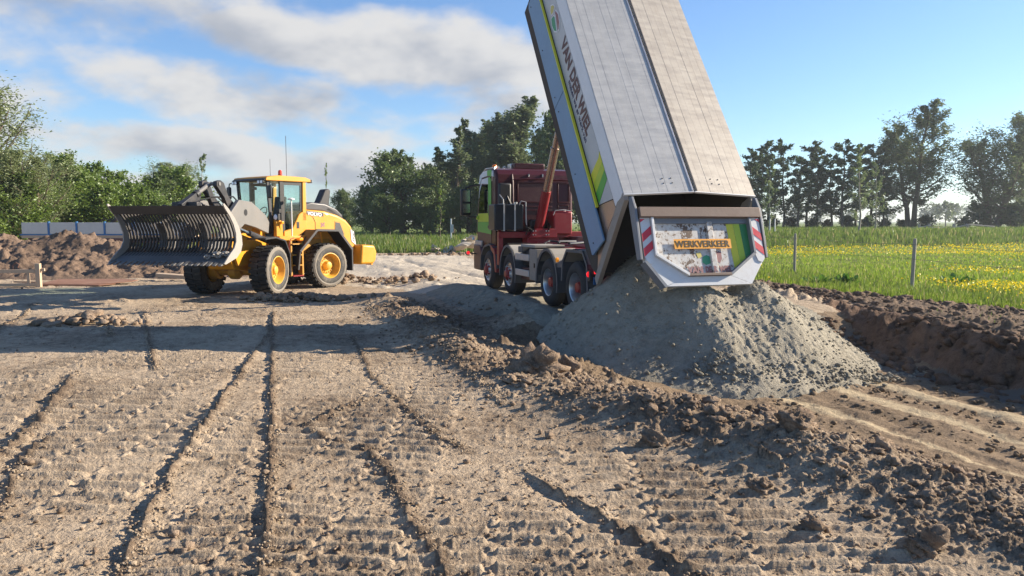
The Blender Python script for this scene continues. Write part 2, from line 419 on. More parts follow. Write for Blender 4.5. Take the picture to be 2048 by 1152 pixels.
leaf_mat('leaf_willow', (.13, .17, .055), (.32, .37, .17), .5)
leaf_mat('leaf_dense', (.065, .105, .028), (.18, .24, .07), .5)
leaf_mat('leaf_bright', (.08, .14, .02), (.24, .33, .06), .5)
leaf_mat('leaf_poplar', (.09, .125, .05), (.22, .27, .125), .5)
leaf_mat('leaf_alder', (.035, .062, .02), (.09, .13, .04), .45)
leaf_mat('leaf_open', (.075, .105, .04), (.17, .21, .085), .5)
leaf_mat('leaf_birch', (.11, .16, .05), (.26, .32, .14))
leaf_mat('grass_blade', (.13, .21, .02), (.32, .42, .05), .5, (.42, .38, .16), .22)
leaf_mat('grass_dark', (.08, .14, .02), (.2, .27, .04), .5, (.36, .31, .15))
leaf_mat('grass_dry', (.34, .27, .13), (.5, .4, .2), .3)
leaf_mat('weed_leaf', (.05, .13, .015), (.12, .24, .03), .4)
paint('bark', (.11, .085, .06), .9, dirt=.4, dcol=(.06, .05, .04), bump=.5, scale=3)
paint('bark_pale', (.3, .27, .22), .9, dirt=.4, dcol=(.12, .1, .08), bump=.5, scale=3)
leaf_mat('petal', (.75, .55, .01), (.85, .68, .03), .35)
# ------------------------------------------------------------------ terrain
PSI = .3254; NX, NY = math.cos(PSI), math.sin(PSI)       # trench runs along (-NY, NX); p = distance across it, t = along it
def pt(x, y): return x * NX + y * NY, -x * NY + y * NX
def xy(p, t): return p * NX - t * NY, p * NY + t * NX
I = np.interp
def f_pL(t): return I(t, [-20, 3.5, 5.7, 6.9, 9, 12.6, 19, 30], [5.3, 4.9, 4.5, 3.95, 3.3, 3.15, 3.3, 3.3])
def f_pR(t): return I(t, [-20, 9, 10.6, 14.3, 16.7, 22, 40], [11.75, 11.85, 12.15, 13., 13.5, 13, 13])
def f_pG(t): return I(t, [-20, 8, 11, 13, 15.5, 18.5, 30, 60], [16, 15.6, 15.1, 14.8, 14.4, 14.6, 15.5, 17])
def f_yb(x): return I(x, [-80, -20, -5, 10, 18, 45, 110], [45, 47, 49, 53, 56, 66, 86])
RIDGES = [  # (points, height, width, rut on the sunless side)
    ([(-1.3, 3.2), (-1.46, 4.16), (-1.81, 5.34), (-2.45, 7.38), (-4.01, 12.28), (-5.56, 17.2)], .075, .10),
    ([(-1.9, 3.2), (-2.29, 4.16), (-2.63, 5.25), (-2.8, 5.89), (-3.24, 7.98), (-3.65, 9.85), (-4.29, 12.81), (-5.24, 16.3)], .085, .10),
    ([(-.35, 4.1), (-.52, 4.58), (-.83, 5.34), (-1.06, 6.07), (-1.42, 6.78), (-1.84, 6.99), (-2.13, 7.42)], .06, .13),
    ([(1.3, 3.7), (1.09, 4.16), (.94, 4.43), (.62, 5.06), (.36, 5.5), (.09, 6.07)], .11, .13),
    ([(-.08, 8.09), (-.4, 9.09), (-.91, 10.73), (-1.6, 12.81)], .07, .1),
    ([(-4.87, 10.), (-6.05, 12.28), (-8.3, 16.7)], .08, .1),
    ([(-4.3, 5.6), (-4.56, 6.48), (-4.82, 7.38), (-5.27, 8.44), (-5.86, 9.85)], .1, .16),
    ([(-.38, 6.55), (-.81, 7.2), (-1.81, 9.53), (-2.94, 13.38)], .035, .09),
    ([(-3.6, 5.), (-3.72, 5.25), (-4.25, 6.27), (-4.46, 7.2)], .05, .12),
    ([(-2.1, 7.3), (-1.85, 8.09), (-1.63, 8.6)], .06, .1),
    ([(-9.5, 13.), (-10.6, 16.), (-12., 18.5)], .07, .12), ([(-2.7, 15.), (-3.6, 18.2)], .07, .12), ([(-7.2, 13.2), (-8.6, 15.6)], .05, .12)]
def sand_left(t): return I(t, [11, 13, 14.5, 20, 22.5, 24, 30, 48], [7.5, 5.2, 4.5, 4.3, 4.2, 2.8, .4, -5])
def sand_right(t): return I(t, [11, 14, 20, 28, 32, 48], [11.3, 11.4, 11.4, 10.6, 9.9, 11.2])

def terrain(x, y, fine=True):
    """height and masks over arrays of x, y"""
    p, t = pt(x, y)
    wob = .35 * fbm(x * .5, y * .5, 3, 5)
    pL = f_pL(t); pR = f_pR(t) + .25 * fbm(x * 1.1, y * 1.1, 3, 8)
    soft = .06 * fbm(x * .22, y * .22, 3, 3) + .022 * fbm(x * .9, y * .9, 3, 4)
    z = soft.copy()
    fill = sstep(t, 11.4, 13.8)
    zt = -.6 * (1 - fill) + .17 * fill
    far = 1 - sstep(y, 40, 46)
    zt = zt * far
    s = sstep(p, pL + .45, 6.7 - 1.2 * fill)
    z = z * (1 - s) + (zt + soft * .5 * (1 - fill)) * s
    rb = np.where(t < 20, 11.0, 11.0)
    r = sstep(p, pR - .85, pR + .05)
    near = 1 - sstep(t, 20, 30)
    z = z + r * s * ((.12 - zt) * near) * np.where(p > 6, 1, 0)
    z = z + .22 * np.exp(-((p - 5.15) / .55) ** 2) * sstep(t, 12, 14) * (1 - sstep(t, 18, 24)) * (1 + .6 * fbm(x * .7, y * .7, 2, 14))
    # low berm thrown up along the trench's left edge
    bz = np.exp(-((p - pL + .25 + wob * .5) / .62) ** 2) * (1 - sstep(t, 17, 22)) * sstep(t, -6, 1)
    z = z + bz * .19 * (1 + .9 * fbm(x * .8, y * .8, 2, 12))
    # far edge: low scarp, ditch, then a grass bank
    yb = f_yb(x) + 1.2 * fbm(x * .15, y * .15, 2, 21)
    ditch = np.exp(-((y - yb - 2.5) / 2.) ** 2); bank = sstep(y, yb + 2.5, yb + 11)
    z = z - .3 * ditch * sstep(x, 8, 16) + bank * I(x, [-60, 0, 12, 22, 200], [.25, .3, .35, .8, .8]) * (1 - .6 * sstep(y, 110, 160))
    pg = f_pG(t) + wob * .6
    mead = sstep(p, pg - .15, pg + .15) * (1 - sstep(y, yb - 1.5, yb)) * sstep(x, 2, 6) * (1 - sstep(x, -3, 4) * 0)
    z = z + mead * (.05 + .06 * fbm(x * .6, y * .6, 2, 33)) + sstep(p, pR, pR + .6) * (1 - mead) * .1 * near * np.where(p > 9, 1, 0)
    grass = np.maximum(mead, sstep(y, yb + 2.2, yb + 3.2))
    grass = np.where((x < 4) & (y > yb - 1), np.maximum(grass, sstep(y, yb - .4 + wob, yb + .4 + wob)), grass)
    sl, sr = sand_left(t) + wob * 1.1, sand_right(t) + wob
    sandm = sstep(p, sl - .25, sl + .25) * (1 - sstep(p, sr - .3, sr + .3)) * sstep(t, 11.2, 12.2) * (1 - sstep(y, 45.5 + wob, 46.5 + wob))
    trench = sstep(p, pL + .7, pL + 1.2) * (1 - sstep(p, pR - .05, pR + .15)) * (1 - sstep(t, 12.5, 14)) 
    soilm = np.clip(1 - grass - sandm, 0, 1) * (1 - trench)
    crumb = np.zeros_like(z)
    if fine:
        dist = np.hypot(x, y)
        lod = 1 - sstep(dist, 25, 60)
        # crawler tread: bars across the direction of travel, patchy
        a = .06 + .10 * fbm(x * .1, y * .1, 2, 40)
        ss = y * np.cos(a) - x * np.sin(a) * 1.; la = x * np.cos(a) + y * np.sin(a)
        strip = hash2(np.floor(la / .55 + .3 * vnoise(y * .25, x * .05, 41)), np.zeros_like(x), 42)
        ph = (ss + .22 * (strip - .5) * la + .5 * strip + .02 * fbm(x * 3, y * 3, 2, 43)) / (.185 + .025 * strip)
        bar = np.abs((ph % 1) - .5) * 2
        field = soilm * (1 - sstep(p, pL - 1.6, pL - .7))
        amt = (.12 + .88 * sstep(fbm(x * .7, y * .7, 4, 44) + .25 * strip, -.12, .2)) * sstep(strip, .05, .15)
        sfrac = ((la / .55 + .3 * vnoise(y * .25, x * .05, 41)) % 1); edge_ = np.minimum(sfrac, 1 - sfrac)
        amt = amt * sstep(edge_, .03, .09)
        z = z + field * lod * .010 * np.exp(-(edge_ / .05) ** 2) * np.clip(.4 + 2 * fbm(x * 5, y * 5, 3, 47), 0, 2)
        z = z + field * lod * amt * (.021 * (sstep(bar, .35, .7) - .5) + .026 * sstep(bar, .74, .85)) * (1 + .35 * fbm(x * 7, y * 7, 2, 46))
        # wheel and track ridges
        for k, (pts, hh, ww) in enumerate(RIDGES):
            hh = hh * .4; ww = ww * .30
            ys = [q[1] for q in pts]; xs = [q[0] for q in pts]
            dxr = x - I(y, ys, xs) + .05 * fbm(x * 3 + k, y * 3, 2, 60) ; end = sstep(y, ys[0] - .15, ys[0] + .25) * (1 - sstep(y, ys[-1] - .5, ys[-1] + .1))
            hk = hh * np.clip(.85 + 1.1 * fbm(x * 5.3, y * 5.3, 4, 70 + k, .55), .35, 1.45)
            rdg = np.where(dxr > 0, np.exp(-(dxr / (ww * 1.9)) ** 2), np.exp(-(dxr / (ww * .45)) ** 2))
            rut = np.exp(-((dxr + ww * 2.2) / (ww * 1.6)) ** 2)
            z = z + end * field * (hk * rdg - hh * .45 * rut)
            crumb = np.maximum(crumb, end * field * rdg * .8)
        # lumps
        rough = np.clip(bz * 1.3, 0, 1) + .9 * (sstep(p, pL - .9, pL) * (1 - sstep(p, pL + 1.3, pL + 2.2)) * (1 - sstep(t, 16, 20)))
        rough = np.clip(rough, 0, 1)
        shoulder = sstep(p, pR + .0, pR + .2) * (1 - sstep(p, pg + .1, pg + .5)) * (1 - sstep(t, 26, 34))
        rough = np.maximum(rough, shoulder * .8)
        patch = sstep(fbm(x * .7, y * .7, 3, 80), .1, .4)
        near2 = sstep(x * .8 - y + 2.2, -.5, 2.5) * soilm * .85            # loose crumbly ground, lower right
        rr = np.maximum(np.maximum(rough, near2), patch * .13 * field + .02 * field)
        c1 = clods(x, y, .045, 90, np.clip(rr * 1.1 + .03 * field + .12 * trench, 0, .95)) * lod * .8
        c2 = clods(x, y, .11, 95, np.clip(rr * .7 - .12, 0, .8)) * .85 * (1 - sstep(dist, 40, 70))
        c3 = clods(x, y, .32, 99, np.clip((rough - .25) * .6 + near2 * .02, 0, .4), .15, .38, .7)
        grain = fbm(x * 16, y * 16, 4, 140, .62)
        zc = np.maximum(np.maximum(c1, c2 * (1 + .9 * grain)), c3 * np.clip(1 + 1.3 * fbm(x * 9, y * 9, 4, 142, .65), .2, 2))
        z = z + (1 - sstep(dist, 6, 12)) * .006 * fbm(x * 48, y * 48, 3, 144, .6) * (field + .6 * trench)
        z = z + lod * grain * (.005 * field + .016 * np.clip(rr, 0, 1) + .006 * trench)
        z = z + zc * (1 - sandm * .75) * (1 - grass * .8)
        crumb = np.clip(np.maximum(crumb, rough * .4) + np.clip(zc * 9, 0, .5) * soilm + near2 * .2 + shoulder * .7 + .28 * field * sstep(fbm(x * .55, y * .55, 4, 160, .6), .08, .4), 0, 1)
        # bank face: chunks and overhanging sods
        face = np.clip(r * (1 - r) * 4, 0, 1) * s * near
        z = z + face * (.34 * fbm(x * 2.4, y * 2.4, 4, 110) + .8 * clods(x, y, .4, 111, .6))
        # vehicle tracks on the sand road, and on the trench floor
        for pc, cv in ((5.2, .006), (7.1, .006), (6.3, -.004), (8.3, .002), (4.1, .012)):
            q1 = p - pc + cv * (t - 22) ** 2 * .55 + .12 * fbm(x * .3, y * .3, 2, 119)
            z = z - sandm * sstep(y, 19, 23) * .055 * np.exp(-(q1 / .17) ** 2) * np.clip(.7 + 1.6 * fbm(x * .5 + pc, y * .5, 3, 120), 0, 1.5)
        z = z + sandm * (.05 * fbm(x * 1.6, y * 1.6, 4, 121) + .4 * clods(x, y, .3, 122, .12))
        q2 = p + .05 * np.sin(t * .9)
        for pc in (7.6, 8.0, 9.35, 9.9):
            z = z - trench * .035 * np.exp(-((q2 - pc) / .16) ** 2)
        z = z + trench * (.05 * fbm(x * 2.2, y * 2.2, 4, 125) + .03 * np.abs(fbm(p * 5, t * 1.2, 3, 126)))
    sandstreak = np.clip(trench * (.68 - np.minimum(np.minimum(np.abs(p - 7.45), np.abs(p - 8.6)), np.abs(p - 9.6)) * 1.7) + .35 * trench * fbm(p * 2.2, t * .35, 3, 130), 0, 1)
    wet = trench * sstep(p + .8 * fbm(x * .9, y * .9, 3, 150), 10.0, 10.7) * (1 - sstep(p, pR - .8, pR - .5)) * np.clip(.7 + 1.2 * fbm(x * 1.5, y * 1.5, 3, 151), 0, 1)
    facem = np.clip(r, 0, 1) * s * near
    return dict(z=z, grass=grass, sand=sandm, trench=trench, crumb=crumb, streak=sandstreak, wet=wet, face=facem, bermz=bz, p=p, t=t, pR=pR)

yy_ = 3.0; YD = []
while yy_ < 72:
    YD.append(yy_); yy_ += max(.011, min(.0005 * yy_ ** 2, .048)) if yy_ < 15 else .00045 * yy_ ** 2
yr = np.concatenate([[-60, -25, -10, -4, 0, 1.5, 2.4], YD, np.geomspace(74, 6000, 30)])
ui = np.concatenate([np.linspace(-1, 1, 940) * .84])
uo = np.array([.4, 1.2, 3, 7, 15, 32, 70, 160, 400, 1100, 3000.])
Wd = np.maximum(yr, 3.0)
Xg = np.concatenate([-(Wd[:, None] * .84 + uo[None, ::-1]), Wd[:, None] * ui[None, :], Wd[:, None] * .84 + uo[None, :]], 1)
Yg = np.repeat(yr[:, None], Xg.shape[1], 1)
TR = terrain(Xg.ravel(), Yg.ravel())
nr, nc = Xg.shape
Vg = np.stack([Xg.ravel(), Yg.ravel(), TR['z']], 1)
idx = np.arange(nr * nc).reshape(nr, nc)
Fg = np.stack([idx[:-1, :-1], idx[:-1, 1:], idx[1:, 1:], idx[1:, :-1]], -1).reshape(-1, 4)
def fmask(a): return a[Fg].mean(1)
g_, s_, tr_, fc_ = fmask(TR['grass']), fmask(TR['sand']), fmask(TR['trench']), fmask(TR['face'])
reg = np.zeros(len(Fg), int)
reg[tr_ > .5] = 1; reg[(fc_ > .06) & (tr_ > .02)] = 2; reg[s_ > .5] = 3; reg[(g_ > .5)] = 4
reg[(g_ > .5) & (Vg[Fg[:, 0], 1] > 130)] = 5
reg[(reg == 3) & (fmask(TR['t']) + .8 * fmask(TR['bermz'] * 0 + vnoise(Vg[:, 0] * .6, Vg[:, 1] * .6, 77)) - .35 * np.clip(fmask(TR['p']) - 6, 0, 9) < 20.5)] = 6
def region(name, k, mat, label=None, attrs=('crumb',)):
    fs = Fg[reg == k]; u, inv = np.unique(fs, return_inverse=True)
    at = {'crumb': TR['crumb'][u]}
    if k == 1: at['sand'] = TR['streak'][u]; at['wet'] = TR['wet'][u]
    me = np_mesh(name, Vg[u], inv.reshape(-1, 4), [MAT[mat]], True, at)
    o = link(name, me); tag(o, kind='structure'); return o
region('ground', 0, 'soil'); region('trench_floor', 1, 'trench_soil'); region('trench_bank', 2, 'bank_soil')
region('sand_fill', 6, 'sand_grey'); region('sand_road', 3, 'sand_pale'); region('meadow', 4, 'grass_soil'); region('far_field', 5, 'far_field')

def ground_z(x, y):
    return float(terrain(np.array([float(x)]), np.array([float(y)]), False)['z'][0])

# ------------------------------------------------------------------ the dumped sand
def pile_h(p, t):
    px = p + .12 * fbm(p * 1.3, t * 1.3, 3, 200); tx = t + .12 * fbm(p * 1.3 + 9, t * 1.3, 3, 201)
    def cone(pc, tc, top, k, kr=None):
        d = np.hypot(px - pc, tx - tc); return top - k * (np.sqrt(d * d + .05) - .2)
    a = np.stack([cone(6.75, 12.35, 1.62, .86), cone(7.25, 11.15, 1.14, 1.08), cone(8.3, 11.15, 1.16, 1.06), cone(9.3, 12.0, .86, .78), cone(7.6, 13., 1.3, .8)])
    k = 4.2; h = np.log(np.exp(k * a).sum(0)) / k - .14
    foot = np.clip((h + .62) / .5, 0, 1)                       # toe flattens out
    return h + .10 * (1 - foot) ** 2
pp, tt = np.meshgrid(np.linspace(3.6, 12.4, 420), np.linspace(8.2, 16.2, 380))
px_, py_ = xy(pp, tt)
gz_ = terrain(px_.ravel(), py_.ravel(), False)['z'].reshape(pp.shape)
hb = pile_h(pp, tt)
sunface = sstep(pp - .55 * tt, .4, 1.8)
hb = hb + .045 * fbm(pp * 1.5, tt * 1.5, 3, 205)
rill = fbm((pp + .25 * tt) * 3.2, (tt - .2 * pp) * 1.1, 4, 207)
lump = clods(pp, tt, .075, 210, .55 * sunface + .1) * .8 + clods(pp, tt, .15, 214, .10 * sunface + .01) * .7 + clods(pp, tt, .045, 217, .35)* .6
upper = sstep(hb, -.6, -.2)
hb = hb + ((.035 * rill + .03 * fbm(pp * 9, tt * 9, 3, 219)) * sunface + lump + .012 * fbm(pp * 20, tt * 20, 3, 221)) * (.4 + .6 * upper)
keep = hb > gz_ - .03
Vp = np.stack([px_.ravel(), py_.ravel(), np.maximum(hb, gz_ - .05).ravel()], 1)
ip = np.arange(pp.size).reshape(pp.shape)
Fp = np.stack([ip[:-1, :-1], ip[:-1, 1:], ip[1:, 1:], ip[1:, :-1]], -1).reshape(-1, 4)
Fp = Fp[keep.ravel()[Fp].any(1)]
u, inv = np.unique(Fp, return_inverse=True)
po = link('sand_pile', np_mesh('sand_pile', Vp[u], inv.reshape(-1, 4), [MAT['sand_grey']], True, {'crumb': np.clip(-.2 + .5 * rill.ravel()[u], 0, 1)}))
tag(po, 'large heap of grey sand freshly dumped below the raised tipper body', 'sand heap')

rg = np.random.default_rng(21); ns = 2600
q_ = rg.integers(0, len(u), ns); Pq = Vp[u][q_]
rq = np.clip(rg.lognormal(-4.35, .45, ns), .006, .04); STONES = (Pq, rq)
# sand already spread, in the truck's shade: grey skin over the road fill beside the wheels
# ------------------------------------------------------------------ clod meshes
def ico(sub, seed, amp):
    import bmesh
    bm = bmesh.new(); bmesh.ops.create_icosphere(bm, subdivisions=sub, radius=1.)
    V = np.array([v.co[:] for v in bm.verts]); F = np.array([[v.index for v in f.verts] for f in bm.faces]); bm.free()
    n = sum(a * vnoise(V[:, 0] * f + seed * 3.1 + V[:, 2] * f * 1.3, V[:, 1] * f - V[:, 2] * f * .7 + seed, seed + int(f * 10)) for f, a in ((1.1, 1.), (2.3, .8), (4.9, .6), (9.1, .45)))
    V = V * (1 + amp * n)[:, None]; V[:, 2] *= .75
    return V, F
def scatter_clods(name, pos, rad, seed, mat, sub=2, label=None, cat=None):
    rng = np.random.default_rng(seed); protos = [ico(sub, seed + k, .75) for k in range(7)]
    VV, FF, b = [], [], 0
    for (x, y, z), r in zip(pos, rad):
        V, F = protos[rng.integers(7)]; a = rng.uniform(0, 6.28); c, s = math.cos(a), math.sin(a); sc_ = r * rng.uniform(.75, 1.3, 3)
        W = np.stack([V[:, 0] * c - V[:, 1] * s, V[:, 0] * s + V[:, 1] * c, V[:, 2]], 1) * sc_
        VV.append(W + np.array([x, y, z])); FF.append(F + b); b += len(V)
    V = np.concatenate(VV); F = np.concatenate(FF)
    o = link(name, np_mesh(name, V, F, [MAT[mat]], True, {'crumb': np.full(len(V), .1)}))
    if label: tag(o, label, cat, kind='stuff')
    return o
scatter_clods('sand_lumps', [(x, y, z + r * .3) for (x, y, z), r in zip(*STONES)], STONES[1], 31, 'sand_grey', 1, 'small lumps and grains of grey sand rolling down the dumped heap', 'sand lumps')
rg = np.random.default_rng(22); a_ = rg.uniform(0, 1, 700); pf = 6.2 + 5.0 * a_; tf_ = 9.45 + .55 * np.abs(a_ - .45) * 2 + rg.normal(0, .14, 700); PF = np.stack(xy(pf, tf_), 1); zf_ = np.maximum(terrain(PF[:, 0], PF[:, 1], False)['z'], pile_h(pf, tf_)); rf_ = np.clip(rg.lognormal(-4.0, .45, 700), .008, .05)
scatter_clods('sand_lumps', [(x, y, z + r * .3) for (x, y), z, r in zip(PF, zf_, rf_)], rf_, 32, 'sand_grey', 1, 'coarser grey lumps rolled out along the foot of the sand heap', 'sand lumps')
rng = np.random.default_rng(11)
def tz(P):
    return terrain(P[:, 0], P[:, 1], False)['z']
# berm along the trench
def berm(n, mu, sg, lo, hi, sub, seed, lb, wd=.62):
    t_ = 1.5 + 16 * rng.uniform(0, 1, n) ** 1.25; off = rng.normal(.15, wd, n); p_ = f_pL(t_) + off
    P = np.stack(xy(p_, t_), 1); r_ = np.clip(rng.lognormal(mu, sg, n), lo, hi) * (.75 + .25 * np.clip(P[:, 1] / 9., 0, 1)) * np.where(np.abs(off) < .7, 1, .7)
    k = P[:, 1] > 3.3
    o = scatter_clods('soil_clods', [(x, y, z + r * .25 + .01) for (x, y), z, r in zip(P[k], tz(P[k]), r_[k])], r_[k], seed, 'clod', sub, lb, 'soil clods')
berm(420, -3.15, .35, .03, .1, 3, 3, 'larger dark soil clods in the low bank beside the trench')
berm(5200, -4.1, .45, .008, .035, 1, 4, 'fine crumbs of dark soil covering the low bank beside the trench', .8)
# shoulder above the right bank
t_ = rng.uniform(3, 26, 1500); p_ = f_pR(t_) - .12 + rng.uniform(0, 1, 1500) ** 1.3 * 1.05 * (f_pG(t_) - f_pR(t_))
P = np.stack(xy(p_, t_), 1); r_ = np.clip(rng.lognormal(-3.2, .5, 1500), .02, .12)
scatter_clods('soil_clods', [(x, y, z + r * .2) for (x, y), z, r in zip(P, tz(P), r_)], r_, 5, 'mound_soil', 1, 'loose soil clods strewn along the strip beside the meadow grass', 'soil clods')
# crumbs pushed up along the track ridges and rolled out along the trench floor
PR = []; RRs = []
for k, (pts, hh, ww) in enumerate(RIDGES):
    ys = [q[1] for q in pts]; xs = [q[0] for q in pts]; n_ = int(110 * (ys[-1] - ys[0]) ** .8)
    yy = 1 / rng.uniform(1 / (ys[-1] + .1), 1 / max(ys[0], 3.3), n_); xx = I(yy, ys, xs) + rng.normal(.03, .05, n_); PR.append(np.stack([xx, yy], 1)); RRs.append(np.clip(rng.lognormal(-5.1, .45, n_), .003, .016) * (1 + .02 * yy))
P = np.concatenate(PR); r_ = np.concatenate(RRs)
scatter_clods('soil_crumbs', [(x, y, z + r * .4 + .018) for (x, y), z, r in zip(P, tz(P), r_)], r_, 6, 'soil', 1, 'crumbs of soil heaped along the wheel and track ridges', 'soil crumbs')
t_ = rng.uniform(2, 10.5, 900); p_ = rng.choice([7.05, 8.15, 9.1, 10.1], 900) + rng.normal(0, .14, 900); P = np.stack(xy(p_, t_), 1); r_ = np.clip(rng.lognormal(-4.0, .45, 900), .008, .05)
scatter_clods('soil_crumbs', [(x, y, z + r * .3) for (x, y), z, r in zip(P, tz(P), r_)], r_, 8, 'trench_soil', 1, 'rows of loose crumbs between the tracks on the trench floor', 'soil crumbs')
# chunks on and below the bank face
t_ = rng.uniform(2, 13, 620); p_ = f_pR(t_) - rng.uniform(.0, 1.35, 620) ** 1.2; P = np.stack(xy(p_, t_), 1); r_ = np.clip(rng.lognormal(-3.1, .5, 620), .02, .13)
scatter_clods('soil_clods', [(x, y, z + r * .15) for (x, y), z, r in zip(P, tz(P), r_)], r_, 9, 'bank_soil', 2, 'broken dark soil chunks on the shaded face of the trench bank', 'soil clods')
# loose crumbs over the field
n = 5200; y_ = 1 / rng.uniform(1 / 26., 1 / 3.4, n); x_ = rng.uniform(-.85, .6, n) * y_
P = np.stack([x_, y_], 1); p_, t_ = pt(x_, y_); ok = p_ < f_pL(t_) - .2; P = P[ok]; r_ = np.clip(rng.lognormal(-4.9, .55, ok.sum()), .004, .035)
scatter_clods('soil_crumbs', [(x, y, z + r * .3 + .008) for (x, y), z, r in zip(P, tz(P), r_)], r_, 7, 'clod', 1, 'small loose crumbs of soil strewn over the tracked ground', 'soil crumbs')
# row of clods in front of the loader and heaps by the sand road
def heap(cx, cy, rx, ry, n, seed, rmean=-2.6):
    r = np.random.default_rng(seed); P = np.stack([cx + r.normal(0, rx, n), cy + r.normal(0, ry, n)], 1); rad = np.clip(r.lognormal(rmean - .35, .5, n), .025, .17)
    d = np.exp(-((P[:, 0] - cx) / rx) ** 2 / 2 - ((P[:, 1] - cy) / ry) ** 2 / 2)
    return [(x, y, z + .12 * q + a * .2) for (x, y), z, q, a in zip(P, tz(P), d, rad)], rad
for k, (a, lb) in enumerate([((-5.6, 19.6, .9, .35, 150, 1), 'low row of soil clods on the ground before the loader\'s front wheel'),
                             ((-6., 25.6, 1.0, .5, 110, 2), 'scatter of dark clods behind the loader beside the pale sand road'),
                             ((-3.6, 24.6, .9, .4, 70, 3), 'clods at the tip of the sand track between loader and truck'),
                             ((-3.5, 44.2, 2.6, .5, 120, 4), 'line of soil lumps at the far end of the sand road'),
                             ((-8.4, 15.0, .55, .3, 60, 5), 'small patch of dark clods lying in the long shadow')]):
    pos, rad = heap(*a); scatter_clods('soil_clods', pos, rad, 20 + k, 'clod', 2, lb, 'soil clods')
# single big clods that stand out
BIG = [(.30, 9.5, .24, 'biggest upright lump of soil on the bank beside the sand heap'), (2.48, 6.35, .13, 'dark clod on the bank edge above the tracked trench floor'),
       (2.52, 4.4, .10, 'rounded lump of dry soil near the lower right corner'), (1.98, 4.75, .075, 'clod with dry roots in the crumbly soil, left of the rounded lump'),
       (2.55, 7.3, .12, 'flat dark clod topping the soil bank where the trench floor begins'), (1.26, 6.6, .10, 'clod at the foot of the bank beside the tracked ground'),
       (.75, 10.1, .15, 'soil lump just behind the biggest lump on the bank'), (1.9, 5.5, .07, 'clod with grass stalks on the inner bank slope')]
for k, (x, y, r, lb) in enumerate(BIG):
    V, F = ico(4, 300 + k, .8); V = V * r * np.array([1.15, .9, 1.2]); V[:, 2] += r * .4
    o = link('soil_lump', np_mesh('soil_lump', V, F, [MAT['clod']], True, {'crumb': np.full(len(V), .2)})); o.location = (x, y, ground_z(x, y)); tag(o, lb, 'soil lump', 'soil lumps on the bank')
# mounds on the left
def mound(name, cx, cy, rx, ry, h, seed, lb, yaw=0.):
    n1 = 200; a, b = np.meshgrid(np.linspace(-1.25, 1.25, n1), np.linspace(-1.25, 1.25, n1))
    w = np.hypot(a + .12 * fbm(a * 2, b * 2, 3, seed), b + .12 * fbm(a * 2 + 7, b * 2, 3, seed + 1))
    prof = np.clip(1 - w, 0, 1) ** .9 * (1 + .25 * fbm(a * 2.2, b * 2.2, 3, seed + 2))
    x = a * rx; y = b * ry
    z = h * prof + (clods(x, y, .2, seed + 5, .75) * 1.0 + clods(x, y, .5, seed + 9, .6, .2, .5) * .8 * np.clip(1 + fbm(x * 7, y * 7, 3, seed + 3), .2, 2) + .26 * fbm(x * 1.7, y * 1.7, 5, seed + 12, .6)) * np.clip(prof * 6, 0, 1)
    c, s = math.cos(yaw), math.sin(yaw); X = cx + x * c - y * s; Y = cy + x * s + y * c
    Z = z + tz(np.stack([X.ravel(), Y.ravel()], 1)).reshape(X.shape) - .04
    ii = np.arange(n1 * n1).reshape(n1, n1); F = np.stack([ii[:-1, :-1], ii[:-1, 1:], ii[1:, 1:], ii[1:, :-1]], -1).reshape(-1, 4)
    F = F[(w < 1.06).ravel()[F].all(1)]
    u, inv = np.unique(F, return_inverse=True)
    o = link(name, np_mesh(name, np.stack([X.ravel(), Y.ravel(), Z.ravel()], 1)[u], inv.reshape(-1, 4), [MAT['mound_soil']], True, {'crumb': np.full(len(u), .0)}))
    tag(o, lb, 'soil mound', 'mounds of dug soil')
mound('soil_mound', -17.4, 29.6, 5.0, 3.4, 1.65, 400, 'tallest mound of brown soil, in front of the trailer')
mound('soil_mound', -12.3, 29.8, 4.2, 2.9, 1.05, 430, 'low spread of soil behind the loader bucket, sloping off the tall mound')
mound('soil_mound', -22.6, 31.5, 3.6, 3.2, 1.8, 460, 'reddish soil mound cut by the left edge')
# ------------------------------------------------------------------ tipper truck
truck = empty('tipper_truck', (.77, 16.24, .2), PSI)
tag(truck, 'dark red four axle tipper truck with its body raised, tipping grey sand', 'truck')
A1, A2, A3, A4 = 4.51, 2.71, 0., -1.47; HUB = .53
M_ = MAT
# chassis
b = MB()
for x in (.86, 1.54): b.box(x, x + .1, -2.1, 5.8, .78, 1.04)
for y in (-2., -.75, 1.3, 3.4, 5.2): b.box(.96, 1.54, y, y + .1, .82, 1.)
b.build('chassis', M_['dark_grey'], truck, bevel=.008)
b = MB()
for x in (.82, 1.52): b.box(x, x + .16, -2.15, 3.75, 1.045, 1.24)
for y in (-2.1, -.7, .6, 2.0): b.box(.98, 1.52, y, y + .14, 1.07, 1.22)
b.box(.5, 2., -.35, -.2, 1.06, 1.2)
b.build('subframe', M_['truck_red'], truck, bevel=.01)
b = MB(); b.box(.02, 2.46, 3.55, 3.72, 1.42, 1.58); b.box(.02, .14, 3.55, 3.72, .7, 1.42); b.box(2.34, 2.46, 3.55, 3.72, .9, 1.42); b.box(.8, 1.7, 3.5, 3.9, 1.24, 1.42)
b.box(.03, .13, 3.6, 3.68, 1.58, 1.62)
b.prism([(1.62, 1.42), (1.62, 1.66), (1.0, 1.66), (.8, 1.42)], 3.42, 3.52, 'y')
b.build('cylinder_frame', M_['truck_red'], truck, bevel=.012)
for x in (.93, 1.0, 1.3, 1.37):
    for z in (1.5, 1.6): MB().lathe([(-.02, 0), (-.02, .016), (0, .016)], (x, 3.42, z), 'y', 8).build('bolt', M_['steel'], truck)
